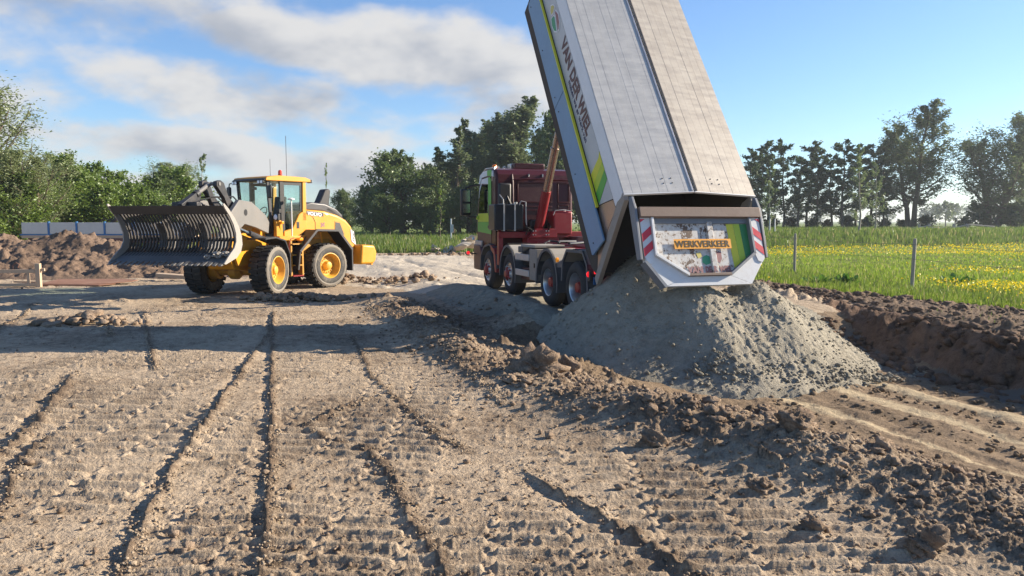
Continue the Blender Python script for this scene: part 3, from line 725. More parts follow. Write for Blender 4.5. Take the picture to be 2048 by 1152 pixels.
# cab
prof = [(4.15, 1.15), (4.13, 1.6), (4.13, 2.9), (4.17, 3.12), (4.3, 3.25), (4.6, 3.31), (5.3, 3.3), (5.62, 3.22), (5.8, 2.95), (5.98, 2.2), (6.05, 1.9), (6.05, .95), (5.85, .62), (5.35, .62), (5.3, 1.0), (4.95, 1.16), (4.6, 1.2), (4.3, 1.16)]
cab = MB().prism(prof, .13, 2.37).build('cab', M_['maroon'], truck, bevel=.07, seg=3)
# rear wall pressings
def frame_rect(mb, x0, x1, z0, z1, y, wd=.035, dp=.02):
    mb.box(x0, x1, y - dp, y + .03, z1 - wd, z1); mb.box(x0, x1, y - dp, y + .03, z0, z0 + wd)
    mb.box(x0, x0 + wd, y - dp, y + .03, z0 + wd, z1 - wd); mb.box(x1 - wd, x1, y - dp, y + .03, z0 + wd, z1 - wd)
b = MB(); frame_rect(b, .72, 1.74, 2.36, 2.92, 4.12); frame_rect(b, 1.9, 2.26, 2.36, 2.92, 4.12)
for z in (2.14, 2.24): b.box(.72, 1.74, 4.1, 4.14, z, z + .035)
for z in (1.85, 2.02, 2.18): frame_rect(b, 1.92, 2.24, z, z + .13, 4.12, .02)
b.build('rear_pressing', M_['maroon'], cab, bevel=.008)
MB().box(.76, 1.70, 4.118, 4.16, 2.40, 2.88).build('rear_window', M_['maroon_dark'], cab)
MB().tube([(.6, 4.1, 1.7), (.58, 4.08, 2.9), (.6, 4.2, 3.12)], .035, 8).build('corner_pillar', M_['maroon'], cab)
MB().tube([(.62, 4.1, 2.98), (1.3, 4.09, 3.0), (2.3, 4.1, 2.98)], .02, 6).build('roof_gutter', M_['maroon'], cab)
for x in (1.05, 1.45): MB().box(x, x + .025, 4.1, 4.2, 3.06, 3.14).build('roof_lug', M_['steel'], cab)
MB().box(.85, 1.75, 4.7, 5.4, 3.3, 3.47).build('roof_hatch', M_['maroon'], cab, bevel=.03)
MB().box(.8, 1.0, 4.9, 5.2, 3.3, 3.47).build('roof_cooler', M_['steel'], cab, bevel=.02)
# left side livery: door with stripes, window, front corner
d = MB().prism([(4.5, 1.25), (4.5, 3.0), (4.62, 3.08), (5.4, 3.05), (5.62, 2.8), (5.8, 2.1), (5.84, 1.25)], .108, .14).build('door', M_['maroon_dark'], truck, bevel=.01)
MB().prism([(4.505, 2.02), (4.78, 2.02), (4.78, 3.06), (4.62, 3.07), (4.505, 3.0)], .100, .109).build('green_band', M_['decal_green'], d)
MB().prism([(4.505, 1.84), (5.815, 1.84), (5.79, 2.08), (4.82, 2.08), (4.78, 2.015), (4.505, 2.015)], .100, .109).build('yellow_band', M_['decal_lime'], d)
MB().prism([(4.505, 1.5), (5.83, 1.56), (5.815, 1.835), (4.505, 1.835)], .100, .109).build('green_lower_band', M_['decal_green'], d)
MB().prism([(4.785, 2.88), (5.4, 2.92), (5.6, 2.72), (5.66, 2.55), (5.72, 2.5), (5.62, 2.8), (5.4, 3.04), (4.785, 3.06)], .100, .109).build('white_band', M_['cab_white'], d)
MB().prism([(4.82, 2.09), (5.74, 2.09), (5.58, 2.72), (5.42, 2.87), (4.82, 2.87)], .096, .1085).build('door_window', M_['dark_glass'], d)
MB().box(.085, .099, 4.58, 4.78, 1.66, 1.74).build('door_handle', M_['plastic_black'], d, bevel=.006)
MB().prism([(4.3, 3.06), (4.62, 3.12), (5.42, 3.09), (5.66, 2.86), (5.74, 2.9), (5.6, 3.16), (5.3, 3.25), (4.6, 3.26), (4.35, 3.2)], .105, .14).build('roof_side', M_['cab_white'], truck)
MB().prism([(4.5, 3.06), (4.62, 3.10), (4.86, 3.11), (4.86, 3.25), (4.6, 3.262), (4.45, 3.24)], .098, .107).build('roof_stripe', M_['decal_green'], truck)
MB().prism([(4.14, 1.2), (4.5, 1.2), (4.5, 3.05), (4.16, 3.0)], .118, .135).build('cab_side_panel', M_['maroon'], truck)
b = MB().prism([(5.82, 2.3), (5.65, 2.86), (5.69, 2.88), (5.87, 2.3)], .3, 2.2); b.build('windscreen', M_['dark_glass'], truck)
# front bumper corner, wheel arch, lamp
b = MB(); b.strip([(5.3, .5), (5.22, .9), (4.95, 1.12), (4.5, 1.2), (4.08, 1.12), (3.85, .9), (3.75, .6)][::-1], .05, .02, .5); b.build('wheel_arch', M_['fender_grey'], truck)
MB().prism([(3.72, .5), (3.9, 1.1), (4.25, 1.22), (4.25, 1.1), (3.98, .98), (3.86, .5)], .0, .12).build('arch_flap', M_['truck_red'], truck, bevel=.01)
MB().prism([(5.35, .45), (6.08, .45), (6.1, 1.2), (5.4, 1.2), (5.3, 1.0)], .04, 2.46).build('bumper', M_['maroon_dark'], truck, bevel=.05)
MB().prism([(5.38, 1.1), (6.0, 1.1), (6.0, 1.3), (5.3, 1.3)], .06, .13).build('step_trim', M_['alu_rail'], truck, bevel=.02)
MB().lathe([(-.03, 0), (-.03, .045), (.03, .045), (.03, 0)], (-.02, 5.9, 1.35), 'x', 12).build('indicator_lamp', M_['lamp_lens'], truck)
# mirror
mr = MB().box(-.42, -.12, 5.72, 5.92, 2.02, 2.78).build('mirror', M_['plastic_black'], truck, bevel=.05)
MB().tube([(.14, 5.6, 2.9), (-.1, 5.75, 2.88), (-.27, 5.82, 2.8)], .025, 6).build('mirror_arm', M_['plastic_black'], mr); MB().tube([(.14, 5.75, 1.98), (-.1, 5.8, 1.98), (-.27, 5.82, 2.03)], .02, 6).build('mirror_arm', M_['plastic_black'], mr)
for z0, z1 in ((2.42, 2.74), (2.1, 2.36)): MB().box(-.38, -.16, 5.712, 5.718, z0, z1).build('mirror_glass', M_['chrome'], mr)
MB().box(.05, .13, 5.72, 5.84, 1.9, 2.02).build('mirror_bracket', M_['decal_lime'], truck, bevel=.02)
# roof beacons, horns, bar
for x in (.36, 2.0):
    bc = MB().lathe([(0, 0), (0, .075), (.09, .07), (.13, .05), (.14, 0)], (x, 5.0, 3.3), 'z', 16).build('beacon', M_['beacon_orange'], truck)
    MB().lathe([(-.03, 0), (-.03, .08), (.0, .08)], (x, 5.0, 3.3), 'z', 16).build('beacon_base', M_['plastic_black'], bc)
for x in (.55, .75, 2.25, 2.1): MB().lathe([(-.05, 0), (-.05, .05), (0, .06), (.05, .04), (.05, 0)], (x, 5.3, 3.37), 'y', 12).build('roof_lamp', M_['steel'], truck)
MB().tube([(.12, 4.45, 2.95), (.12, 4.4, 3.2), (.22, 4.5, 3.32), (.22, 5.4, 3.34), (.2, 5.7, 3.2)], .018, 6).build('light_bar', M_['steel'], truck)
# air intake in the recess behind the cab
b = MB(); b.box(.16, .52, 3.98, 4.12, 1.75, 2.88); b.build('air_intake', M_['plastic_black'], truck, bevel=.05)
MB().tube([(.25, 3.96, 1.8), (.27, 3.9, 2.3), (.36, 3.88, 2.5), (.46, 3.9, 2.3), (.48, 3.95, 1.8)], .055, 8).build('intake_hose', M_['plastic_black'], truck)
# oil tank with straps
tk = MB().box(-.14, .66, 3.42, 3.98, 1.62, 2.3).build('oil_tank', M_['tank_black'], truck, bevel=.03)
for x in (.1, .4): MB().box(x, x + .04, 3.40, 4.0, 1.6, 2.315).build('tank_strap', M_['alu_rail'], tk)
MB().lathe([(0, 0), (0, .05), (.05, .05), (.05, 0)], (.5, 3.6, 2.31), 'z', 12).build('filler_cap', M_['steel'], tk)
MB().tube([(.55, 3.45, 2.3), (.6, 3.42, 2.38), (.72, 3.4, 2.36), (.74, 3.42, 1.7)], .018, 6).build('tank_pipe', M_['alu_rail'], tk)
MB().tube([(.1, 3.4, 2.3), (.1, 3.42, 2.42), (.06, 3.6, 2.55)], .014, 6).build('tank_handle', M_['alu_rail'], tk)
rt = MB().box(1.52, 2.06, 3.42, 3.95, 1.5, 2.12).build('red_tank', M_['truck_red'], truck, bevel=.04)
MB().tube([(1.5, 3.42, 2.02), (1.56, 3.42, 2.14), (1.8, 3.42, 2.16), (2.0, 3.42, 2.13)], .014, 6).build('tank_rim', M_['alu_rail'], rt)
MB().lathe([(0, 0), (0, .03), (.05, .03), (.05, 0)], (1.86, 3.5, 2.12), 'z', 10).build('filler_cap', M_['gps_white'], rt)
MB().box(1.0, 1.5, 3.8, 4.1, 1.3, 1.9).build('gearbox_housing', M_['dark_grey'], truck, bevel=.04)
MB().box(2.0, 2.42, 3.0, 3.9, 1.2, 1.45).build('side_box', M_['maroon_dark'], truck, bevel=.03)
for pts in ([(.75, 3.5, 1.5), (.85, 3.4, 1.75), (.9, 3.5, 1.9)], [(1.3, 3.45, 1.5), (1.42, 3.4, 1.72), (1.44, 3.6, 1.8)], [(.7, 3.45, 1.9), (.74, 3.4, 1.7), (.9, 3.4, 1.62)]):
    MB().tube(pts, .018, 6).build('hydraulic_hose', M_['plastic_black'], truck)
# telescopic cylinder
TH = .987; HY, HZ = -2.085, 1.32
c0 = Vector((1.16, 3.7, 1.5)); c1 = Vector((1.25, HY + 6.0 * math.cos(TH) - .1 * math.sin(TH), HZ + 6. * math.sin(TH) + .1 * math.cos(TH))); dv = (c1 - c0)
cy = MB().tube([c0, c0 + dv * .235], .125, 20).build('cylinder', M_['truck_red'], truck)
for k, (a, e, r) in enumerate([(.23, .45, .105), (.45, .64, .088), (.64, .84, .072), (.84, 1., .057)]):
    b = MB(); b.tube([c0 + dv * a, c0 + dv * e], r, 20); b.tube([c0 + dv * (e - .006), c0 + dv * e], r + .012, 20); b.build('cylinder_stage', M_['rod_brown'], cy)
# wheels
def wheel(name, x, y, front, side, tyre='truck_tyre'):
    """side -1: outer face towards -x"""
    s = side
    e = empty(name, (x, y, HUB)); e.parent = truck
    def ring(prof): return [(a * s, r) for a, r in prof]
    R = .525; wd = .36 if front else .30
    p = [(0.02, .30), (.0, .33), (.005, .42), (.03, .49), (.06, .515), (.10, R), (wd - .10, R), (wd - .06, .515), (wd - .03, .49), (wd, .42), (wd, .33), (wd - .02, .3)]
    b = MB(); b.lathe(ring([(-a, r) for a, r in p]) if s > 0 else ring([(-a, r) for a, r in p]), (0, 0, 0), 'x', 40)
    if not front:
        b.lathe([(q[0] - s * (wd + .05), q[1]) for q in ring([(-a, r) for a, r in p])], (0, 0, 0), 'x', 40)
    for k in range(4):   # tread grooves as raised ribs
        a = (.1 + k * (wd - .2) / 3); b.lathe([(-s * a - .018, R - .004), (-s * a - .018, R + .01), (-s * a + .018, R + .01), (-s * a + .018, R - .004)], (0, 0, 0), 'x', 40)
    ty = b.build('tyre', M_[tyre], e, smooth=40)
    if front:
        rim = MB().lathe(ring([(-.02, .3), (-.03, .285), (-.05, .27), (-.045, .2), (-.03, .16), (.01, .14), (.03, 0)]), (0, 0, 0), 'x', 32).build('rim', M_['steel'], e)
        h = MB(); h.lathe(ring([(.0, .115), (.06, .11), (.085, .08), (.09, 0)]), (0, 0, 0), 'x', 20)
        for k in range(5):
            a = k * 2 * PI / 5; h.tube([(s * .035, .05 * math.cos(a), .05 * math.sin(a)), (s * .0, .17 * math.cos(a), .17 * math.sin(a))], [.05, .03], 6)
        h.build('hub', M_['hub_red'], e)
        for k in range(10):
            a = k * 2 * PI / 10 + .3; MB().lathe([(s * -.03, .017), (s * .02, .017), (s * .03, 0)], (0, .215 * math.cos(a), .215 * math.sin(a)), 'x', 8).build('nut', M_['chrome'], e)
    else:
        MB().lathe(ring([(-.02, .3), (-.03, .285), (-.07, .27), (-.2, .245), (-.26, .235), (-.29, .2), (-.30, .12), (-.30, 0)]), (0, 0, 0), 'x', 32).build('rim', M_['steel'], e)
        MB().lathe(ring([(-.30, .14), (-.14, .13), (-.10, .11), (-.06, .1), (-.05, .06), (-.05, 0)]), (0, 0, 0), 'x', 20).build('hub', M_['hub_red'], e)
    return e
for y, fr in ((A1, 1), (A2, 1), (A3, 0), (A4, 0)):
    wheel('wheel', .0, y, fr, -1); wheel('wheel', 2.5, y, fr, 1)
    MB().tube([(.3, y, HUB), (2.2, y, HUB)], .09, 10).build('axle', M_['dark_grey'], truck)
# mudguards
def guard(y0, x0, x1, top=1.3, flat=False, ext=.62):
    if not flat: path = [(y0 + .66 * math.cos(a), HUB + .74 * math.sin(a)) for a in np.linspace(-.1, PI + .25, 15)]
    else: path = [(y0 + ext, HUB + .1), (y0 + .58, HUB + .5), (y0 + .35, HUB + .76), (y0 - .45, HUB + .76), (y0 - .68, HUB + .5), (y0 - .74, HUB - .05)]
    q = path[::-1]; n = len(q); a = n // 4 if not flat else 1; gb = MB(); gb.mi = 1; gb.strip(q[:a + 1], -.03, x0, x1); gb.strip(q[n - a - 1:], -.03, x0, x1); gb.mi = 0; gb.strip(q[a:n - a], -.03, x0, x1)
    g = gb.build('mudguard', [M_['fender_dusty_lit'], M_['fender_grey']], truck)  # one plastic: sky light painted into the tops, shade into the ends
    MB().strip(path[::-1], -.06, x0 - .012 if x0 < 1 else x1 - .02, x0 + .03 if x0 < 1 else x1 + .012).build('guard_edge', M_['fender_grey'], g)
    for yy in (y0 - .06, y0 + .06): MB().strip([(y0 + .06, HUB + .775), (y0 - .06, HUB + .775)], .012, x0 + .02, x1 - .02).build('guard_seam', M_['dark_grey'], g); break
for xs in ((-.02, .62), (1.88, 2.52)):
    guard(A2, *xs); guard(A3, *xs); guard(A4, *xs, flat=True)
# between the axles: rails, tank, toolbox, deck
for z in (.56, .93): MB().box(-.03, .02, 1.12, 2.1, z, z + .15).build('side_rail', M_['alu_rail'], truck, bevel=.01)
for z in (.56, .93): MB().box(2.48, 2.53, .7, 2.1, z, z + .15).build('side_rail', M_['alu_rail'], truck, bevel=.01)
MB().tube([(.38, 1.15, .98), (.38, 2.0, .98)], .27, 20).build('air_tank', M_['tank_black'], truck)
MB().box(.1, .7, 1.2, 2.0, .45, .75).build('battery_box', M_['maroon_dark'], truck, bevel=.02)
tb = MB().box(-.02, .6, .62, 1.1, .5, 1.22).build('toolbox', M_['toolbox_grey'], truck, bevel=.015)
MB().box(-.035, -.02, .72, .78, .8, .9).build('latch', M_['plastic_black'], tb)
MB().box(.0, .75, .8, 1.75, 1.25, 1.31).build('deck_plate', M_['fender_dusty_lit'], truck, bevel=.01)
MB().box(.05, .75, 1.8, 2.1, 1.1, 1.25).build('valve_box', M_['fender_grey'], truck, bevel=.015)
MB().box(.3, .8, -.74, -.62, 1.0, 1.2).build('lamp_bracket', M_['dark_grey'], truck)
MB().lathe([(-.04, 0), (-.04, .05), (.0, .05), (.02, 0)], (-.03, -.7, 1.05), 'x', 12).build('marker_lamp', M_['orange_lens'], truck)
for pts in ([(.7, 2.0, 1.3), (1.0, 2.4, 1.36), (1.4, 2.2, 1.32)], [(.75, 1.2, 1.34), (1.1, 2.0, 1.36), (1.8, 2.6, 1.34)], [(.6, .2, 1.36), (1., .9, 1.34), (1.7, 1.4, 1.36)]):
    MB().tube(pts, .03, 6).build('hydraulic_hose', M_['plastic_black'], truck)
MB().box(1.7, 2.4, .5, 3.0, 1.24, 1.3).build('right_deck', M_['truck_red'], truck, bevel=.01)
for x in (.85, 1.45): MB().tube([(x, -1.9, 1.3), (x, 2.8, 1.3)], .045, 8).build('body_runner', M_['truck_red'], truck)
# rear lamps
for x, z in ((-.02, .85), (.1, .95)):
    MB().lathe([(-.03, 0), (-.03, .06), (.0, .055), (.01, 0)][::-1], (x, -2.22 if x < 0 else -2.3, z), 'y', 14).build('tail_lamp', M_['tail_lamp'], truck)
MB().box(.04, .22, -2.35, -2.31, .86, 1.04).build('tail_lamp', M_['tail_lamp'], truck, bevel=.01)
MB().box(2.28, 2.46, -2.35, -2.31, .86, 1.04).build('tail_lamp', M_['tail_lamp'], truck, bevel=.01)
MB().box(-.04, 2.5, -2.31, -2.2, .72, .92).build('rear_bumper', M_['dark_grey'], truck, bevel=.01)
MB().box(.03, .2, -2.34, -2.31, .66, .8).build('reflector', M_['blue_post'], truck)
MB().lathe([(-.03, 0), (-.03, .05), (.0, .045), (.01, 0)][::-1], (-.22, 5.75, .95), 'y', 14).build('tail_lamp', M_['tail_lamp'], truck)
MB().tube([(-.2, 5.78, .95), (.1, 5.8, .9)], .02, 6).build('lamp_arm', M_['plastic_black'], truck)

# ------------------------------------------------------------------ tipping body (local: x across, y along, z up from its floor)
RM = Matrix.Rotation(TH, 4, 'X'); BL_ = 6.35; BW = 2.56; BH = 1.87
sidep = [(-.70, .2), (-.05, BH), (BL_, BH), (BL_, 0), (.0, 0), (-.45, .05)]
b = MB(); b.prism(sidep, 0, .05); b.prism(sidep, BW - .05, BW); b.box(.05, BW - .05, .0, BL_, 0, .06); b.box(.05, BW - .05, BL_ - .06, BL_ - .001, .06, BH)
b.prism([(-.7, .2), (0, 0.0), (0, .06), (-.66, .26)], .05, BW - .05)
for y in np.arange(.4, 6.2, .75): b.box(.3, BW - .3, y, y + .1, -.1, -.002)
for x in (.75, 1.65): b.box(x, x + .14, .0, 6.2, -.22, -.102)
body = b.build('tipper_body', [M_['body_inside']], truck)
body.location = (-.03, HY, HZ); body.rotation_euler = (TH, 0, 0)
# outer skins, left and right
for sx, x0, x1 in ((-1, -.022, -.002), (1, BW + .002, BW + .022)):
    MB().prism([(.35, .98), (.12, 1.5), (6.33, 1.5), (6.33, .98)], x0, x1).build('side_band', M_['body_grey'], body)
    xa, xb = (x0 - .012, x1) if sx < 0 else (x0, x1 + .012)
    MB().prism([(-.06, 1.52), (-.06, 1.72), (-.02, BH), (6.34, BH), (6.34, 1.52)], xa, xb).build('top_rail', M_['body_white'], body, bevel=.01)
    MB().prism([(-.62, .3), (.33, .98), (.10, 1.5), (-.1, 1.5), (-.66, .34)], x0, x1).build('rear_side_plate', M_['body_steel'], body)
    xa, xb = (-.10, -.06) if sx < 0 else (BW + .06, BW + .1)
    for a, e in ((-.38, 3.1), (3.115, 6.08)):
        k = .10
        poly = [(a, .42), (a + .03, .37), (e, .40), (e, .96), (a, .93)] if a < 0 else [(a, .40), (e - .08, .41), (e, .48), (e, .97), (a, .96)]
        fl = MB().prism(poly, xa, xb).build('side_flap', M_['body_blue'], body, bevel=.008)
        for yy in (a + .18, (a + e) / 2, e - .18):
            MB().lathe([(0, 0), (0, .014), (.01, .014), (.012, 0)], ((xa - .012) if sx < 0 else xb, yy, .55), 'x', 8).build('bolt', M_['plastic_black'], fl)
    xa, xb = (-.115, -.05) if sx < 0 else (BW + .05, BW + .115)
    MB().box(xa + .02, xb, .3, 6.2, .955, .995).build('yellow_edge', M_['decal_yellow'], body)
    MB().box(*((-.06, -.0225) if sx < 0 else (BW + .0225, BW + .06)), -.1, 6.2, .36, .42).build('flap_hinge', M_['dark_grey'], body)
# stripes near the rear of the left side
X0, X1 = -.029, -.023
MB().prism([(.80, 1.0), (1.02, 1.0), (1.08, 1.42), (1.16, 1.5), (.93, 1.5)], X0, X1).build('yellow_stripe', M_['decal_yellow'], body)
MB().prism([(.60, 1.0), (.795, 1.0), (.925, 1.5), (.75, 1.5)], X0, X1).build('lime_stripe', M_['decal_lime'], body)
MB().prism([(.36, 1.0), (.595, 1.0), (.745, 1.5), (.55, 1.5)], X0, X1).build('green_stripe', M_['decal_green'], body)
# lettering: reads from front to rear, letter tops towards the roof
def side_text(s, size, y, z, mat, fat, spacing=1., length=None):
    M4 = Matrix(((0, 0, -1, -.027), (-1, 0, 0, y), (0, 1, 0, z), (0, 0, 0, 1)))
    return text('lettering', s, size, M_[mat], body, M4, fat, .003, spacing, 1., length)
side_text('VAN DER WIEL', .36, 4.08, 1.22, 'decal_maroon', .012, 1.04, 2.36)
side_text('maken we er werk van', .15, 3.2, 1.1, 'decal_navy', .001, 1.05, 1.52)
# emblem: egg shape in three fields
def egg(pts, mat, x=-.031): MB().prism(pts, x - .003, x).build('emblem', M_[mat], body)
cyy, czz = 4.76, 1.27
def E(dy, dz): return (cyy + dy, czz + dz)
egg([E(.42, -.02), E(.33, .1), E(.2, .15), E(.15, .0), E(.2, -.12), E(.33, -.1)], 'logo_white', -.0275); egg([E(.38, -.01), E(.31, .08), E(.23, .11), E(.19, .0), E(.22, -.09), E(.32, -.08)], 'logo_yellow')
egg([E(.17, -.15), E(.13, .0), E(.05, .04), E(-.33, -.05), E(-.2, -.17), E(0, -.2)], 'logo_white', -.0275); egg([E(.14, -.13), E(.105, -.02), E(.04, .01), E(-.27, -.07), E(-.17, -.15), E(0, -.175)], 'logo_green')
egg([E(.12, .04), E(.13, .14), E(-.05, .2), E(-.25, .16), E(-.36, .04), E(-.35, -.03), E(.05, .05)], 'logo_white', -.0275); egg([E(.1, .07), E(.1, .12), E(-.05, .17), E(-.23, .13), E(-.32, .04), E(-.31, -.005), E(.04, .075)], 'decal_faded')
# roof: two hinged leaves of ribbed aluminium planks, each plank a piece
for side, mat in ((0, 'roof_alu'), (1, 'roof_alu_sunwarm')):
    n = 8; xs = np.linspace(-.035, BW / 2 - .012, n + 1); RZ = .11
    leafm = body
    for k in range(n):
        xa, xb = xs[k] + .0006, xs[k + 1] - .0006
        zf = lambda x: BH + .015 + RZ * (x + .035) / (BW / 2)
        hgt = .022 + .0012 * ((k * 7) % 3)
        q = [(xa, zf(xa)), (xb, zf(xb)), (xb, zf(xb) + hgt), (xa, zf(xa) + hgt)]
        if side: q = [(BW - a, z) for a, z in q]
        MB().prism(q, -.07, BL_ + .02, 'y').build('roof_plank', M_[mat], leafm, smooth=0, bevel=.0015, seg=1)
    q = [(-.04, BH + .0), (BW / 2 - .01, BH + RZ + .0), (BW / 2 - .01, BH + RZ + .042), (-.04, BH + .045)]
    if side: q = [(BW - a, z) for a, z in q]
    MB().prism(q, -.085, -.072, 'y').build('leaf_edge', M_['body_white'], leafm)
    xr = BW / 2 - .055 if not side else BW / 2 + .025
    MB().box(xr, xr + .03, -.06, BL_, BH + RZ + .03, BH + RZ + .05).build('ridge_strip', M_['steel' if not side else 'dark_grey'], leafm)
    for dx_ in (.0, .16):
        for dy_ in (.12, .22):
            xx = .75 + dx_ if not side else BW - .85 + dx_
            zz = BH + .04 + RZ * ((xx if not side else BW - xx) + .035) / (BW / 2)
            MB().lathe([(0, .012), (.008, .012), (.01, 0)], (xx, dy_, zz), 'z', 8).build('rivet', M_['dark_grey'], leafm)
# rear corner posts, arms
for sx in (0, 1):
    x0 = -.035 if sx == 0 else BW - .055
    pst = MB().prism([(-.86, .12), (-.70, .12), (-.03, 1.62), (-.06, 1.88), (-.16, 1.86)], x0, x0 + .09).build('corner_post', M_['post_grey'], body, bevel=.008)
    MB().tube([(x0 + .045, -.1, 1.5), (x0 + .045, -.32, .7)], .035, 8).build('gate_ram', M_['dark_grey'], pst)
# ------------------------------------------------------------------ tailgate
gt = empty('tailgate', (0, -3.86, 2.13)); gt.parent = truck; gt.rotation_euler = (math.radians(-17), 0, 0)
# local: x across, z up (negative downwards), -y outwards
W0, W1 = .06, 2.46; W0i, W1i = .32, 2.2
outer = [(.04, .2), (W0, -.05), (.1, -.96), (.52, -1.42), (2.0, -1.42), (2.42, -.96), (W1, -.05), (2.48, .2), (2.44, .2), (2.42, -.05), (.1, -.05), (.08, .2)]
inner = [(.28, -.24), (2.24, -.24), (2.25, -.9), (1.70, -1.265), (.86, -1.265), (.27, -.9)]
MB().prism(inner, -.01, .03, 'y').build('gate_sheet', M_['gate_sheet'], gt)
b = MB()
fr_o = [(.1, -.2), (.1, -1.0), (.42, -1.43), (2.1, -1.43), (2.42, -1.0), (2.42, -.2)]; fr_i = [(.28, -.2), (.27, -.9), (.86, -1.27), (1.70, -1.27), (2.25, -.9), (2.24, -.2)]
fp_ = []
for k in range(5):
    nm, mt = [('side_flange', 'gate_white'), ('corner_flange', 'gate_white'), ('bottom_flange', 'gate_white'), ('corner_flange', 'gate_white'), ('side_flange', 'gate_white')][k]
    fp_.append(MB().prism([fr_o[k], fr_o[k + 1], fr_i[k + 1], fr_i[k]], -.05, .05, 'y').build(nm, M_[mt], gt, bevel=.006))
# raised lip round the sheet
for k in range(5):
    a, c_ = Vector(fr_i[k]), Vector(fr_i[k + 1]); dn = (c_ - a).normalized(); nn = Vector((-dn.y, dn.x)) * .045
    MB().prism([tuple(a), tuple(c_), tuple(c_ + nn), tuple(a + nn)], -.11, -.0101, 'y').build('lip', M_['gate_frame' if k >= 3 else ('brown_beam' if k == 2 else 'gate_white')], gt, bevel=.004)
MB().box(.07, 2.45, -.13, .1, -.25, -.07).build('cross_beam', M_['brown_beam'], gt, bevel=.012)
MB().box(.3, 2.22, -.04, -.0105, -.34, -.24).build('top_strip', M_['gate_frame'], gt)
MB().prism([(1.37, -.31), (1.48, -.31), (1.48, -1.22), (1.37, -1.22)], -.012, -.05, 'y').build('centre_rib', M_['gate_sheet'], gt, bevel=.008)
for x0, s in ((.0, 1), (2.46, 1)):
    MB().prism([(-.02, .14), (.05, .16), (.1, .0), (.06, -.95), (-.07, -.97), (-.09, -.1)], x0, x0 + .05).build('gate_arm', M_['gate_frame'], gt, bevel=.008)
MB().prism([(.05, -1.02), (.37, -1.46), (.415, -1.435), (.095, -1.0)], -.12, .06, 'y').build('edge_rail', M_['gate_frame'], gt)
# chevron boards on the flanges
for x0 in (.085, 2.255):
    cb = MB().prism([(x0, -.25), (x0 + .18, -.25), (x0 + .18, -.98), (x0 + .12, -1.05), (x0 + .04, -1.02), (x0, -.9)], -.051, -.066, 'y').build('warning_board', M_['gate_white'], gt)
    sg = 1 if x0 < 1 else -1
    for zz in (-.27, -.5, -.75):
        if zz > -.3: q = [(x0, zz - .06), (x0 + .09, zz - .0), (x0, zz)] if sg > 0 else [(x0 + .18, zz - .06), (x0 + .18, zz), (x0 + .09, zz)]
        else: q = [(x0, zz - .17), (x0 + .18, zz - .03), (x0 + .18, zz + .11), (x0, zz - .03)] if sg > 0 else [(x0, zz - .03), (x0 + .18, zz - .17), (x0 + .18, zz - .03), (x0, zz + .11)]
        MB().prism(q, -.067, -.071, 'y').build('red_stripe', M_['chevron_red'], cb)
# green and yellow stripes on the sheet, orange plate, lettering
MB().prism([(1.78, -.345), (1.92, -.345), (1.96, -1.09), (1.90, -1.12), (1.83, -1.175)], -.0115, -.015, 'y').build('yellow_stripe', M_['decal_yellow'], gt)
MB().prism([(1.925, -.345), (2.05, -.345), (2.08, -1.01), (1.965, -1.088)], -.0115, -.015, 'y').build('lime_stripe', M_['decal_lime'], gt)
MB().prism([(2.055, -.345), (2.195, -.345), (2.205, -.92), (2.085, -1.005)], -.0115, -.015, 'y').build('green_stripe', M_['decal_dark_green'], gt)
MB().box(.68, 1.80, -.0545, -.0515, -.79, -.62).build('orange_plate', M_['sign_orange'], gt)
def gate_text(s, size, x, z, mat, fat, y=-.0195, spacing=1., length=None):
    M4 = Matrix(((1, 0, 0, x), (0, 0, -1, y), (0, 1, 0, z), (0, 0, 0, 1)))
    return text('lettering', s, size, M_[mat], gt, M4, fat, .002, spacing, 1., length)
gate_text('WERKVERKEER', .16, .70, -.76, 'ink_black', .003, -.0568, length=1.07)
gate_text('VAN', .15, .90, -1.2, 'decal_faded', .008, length=.3); gate_text('DE', .14, 1.24, -1.195, 'decal_faded', .008, length=.12); gate_text('WIEL', .14, 1.52, -1.19, 'decal_faded', .008, length=.26)
gate_text('R', .14, 1.385, -1.195, 'decal_faded', .006, -.0525, length=.07)
MB().prism([(1.49, -.84), (1.6, -.84), (1.6, -.96), (1.55, -1.04), (1.49, -1.0)], -.0115, -.014, 'y').build('emblem', M_['decal_faded'], gt)
MB().prism([(1.22, -.93), (1.3, -.89), (1.36, -.92), (1.365, -1.04), (1.27, -1.07), (1.2, -1.02)], -.0115, -.014, 'y').build('emblem', M_['logo_green'], gt)
MB().prism([(1.1, -.86), (1.19, -.84), (1.21, -.92), (1.13, -.95)], -.0115, -.014, 'y').build('emblem', M_['logo_yellow'], gt)
# ------------------------------------------------------------------ wheel loader (local: x right, y forward, joint at the origin)
AR, AF = .64, .17
loader = empty('wheel_loader', (-7.62, 22.8, ground_z(-7.6, 22.6) - .01), PI - AR)
tag(loader, 'yellow articulated wheel loader carrying a wide slotted bucket on bare soil', 'wheel loader')
FM = Matrix.Rotation(AR - AF, 4, 'Z')       # the front half is steered
Y_, DG = M_['yellow'], M_['dark_grey']
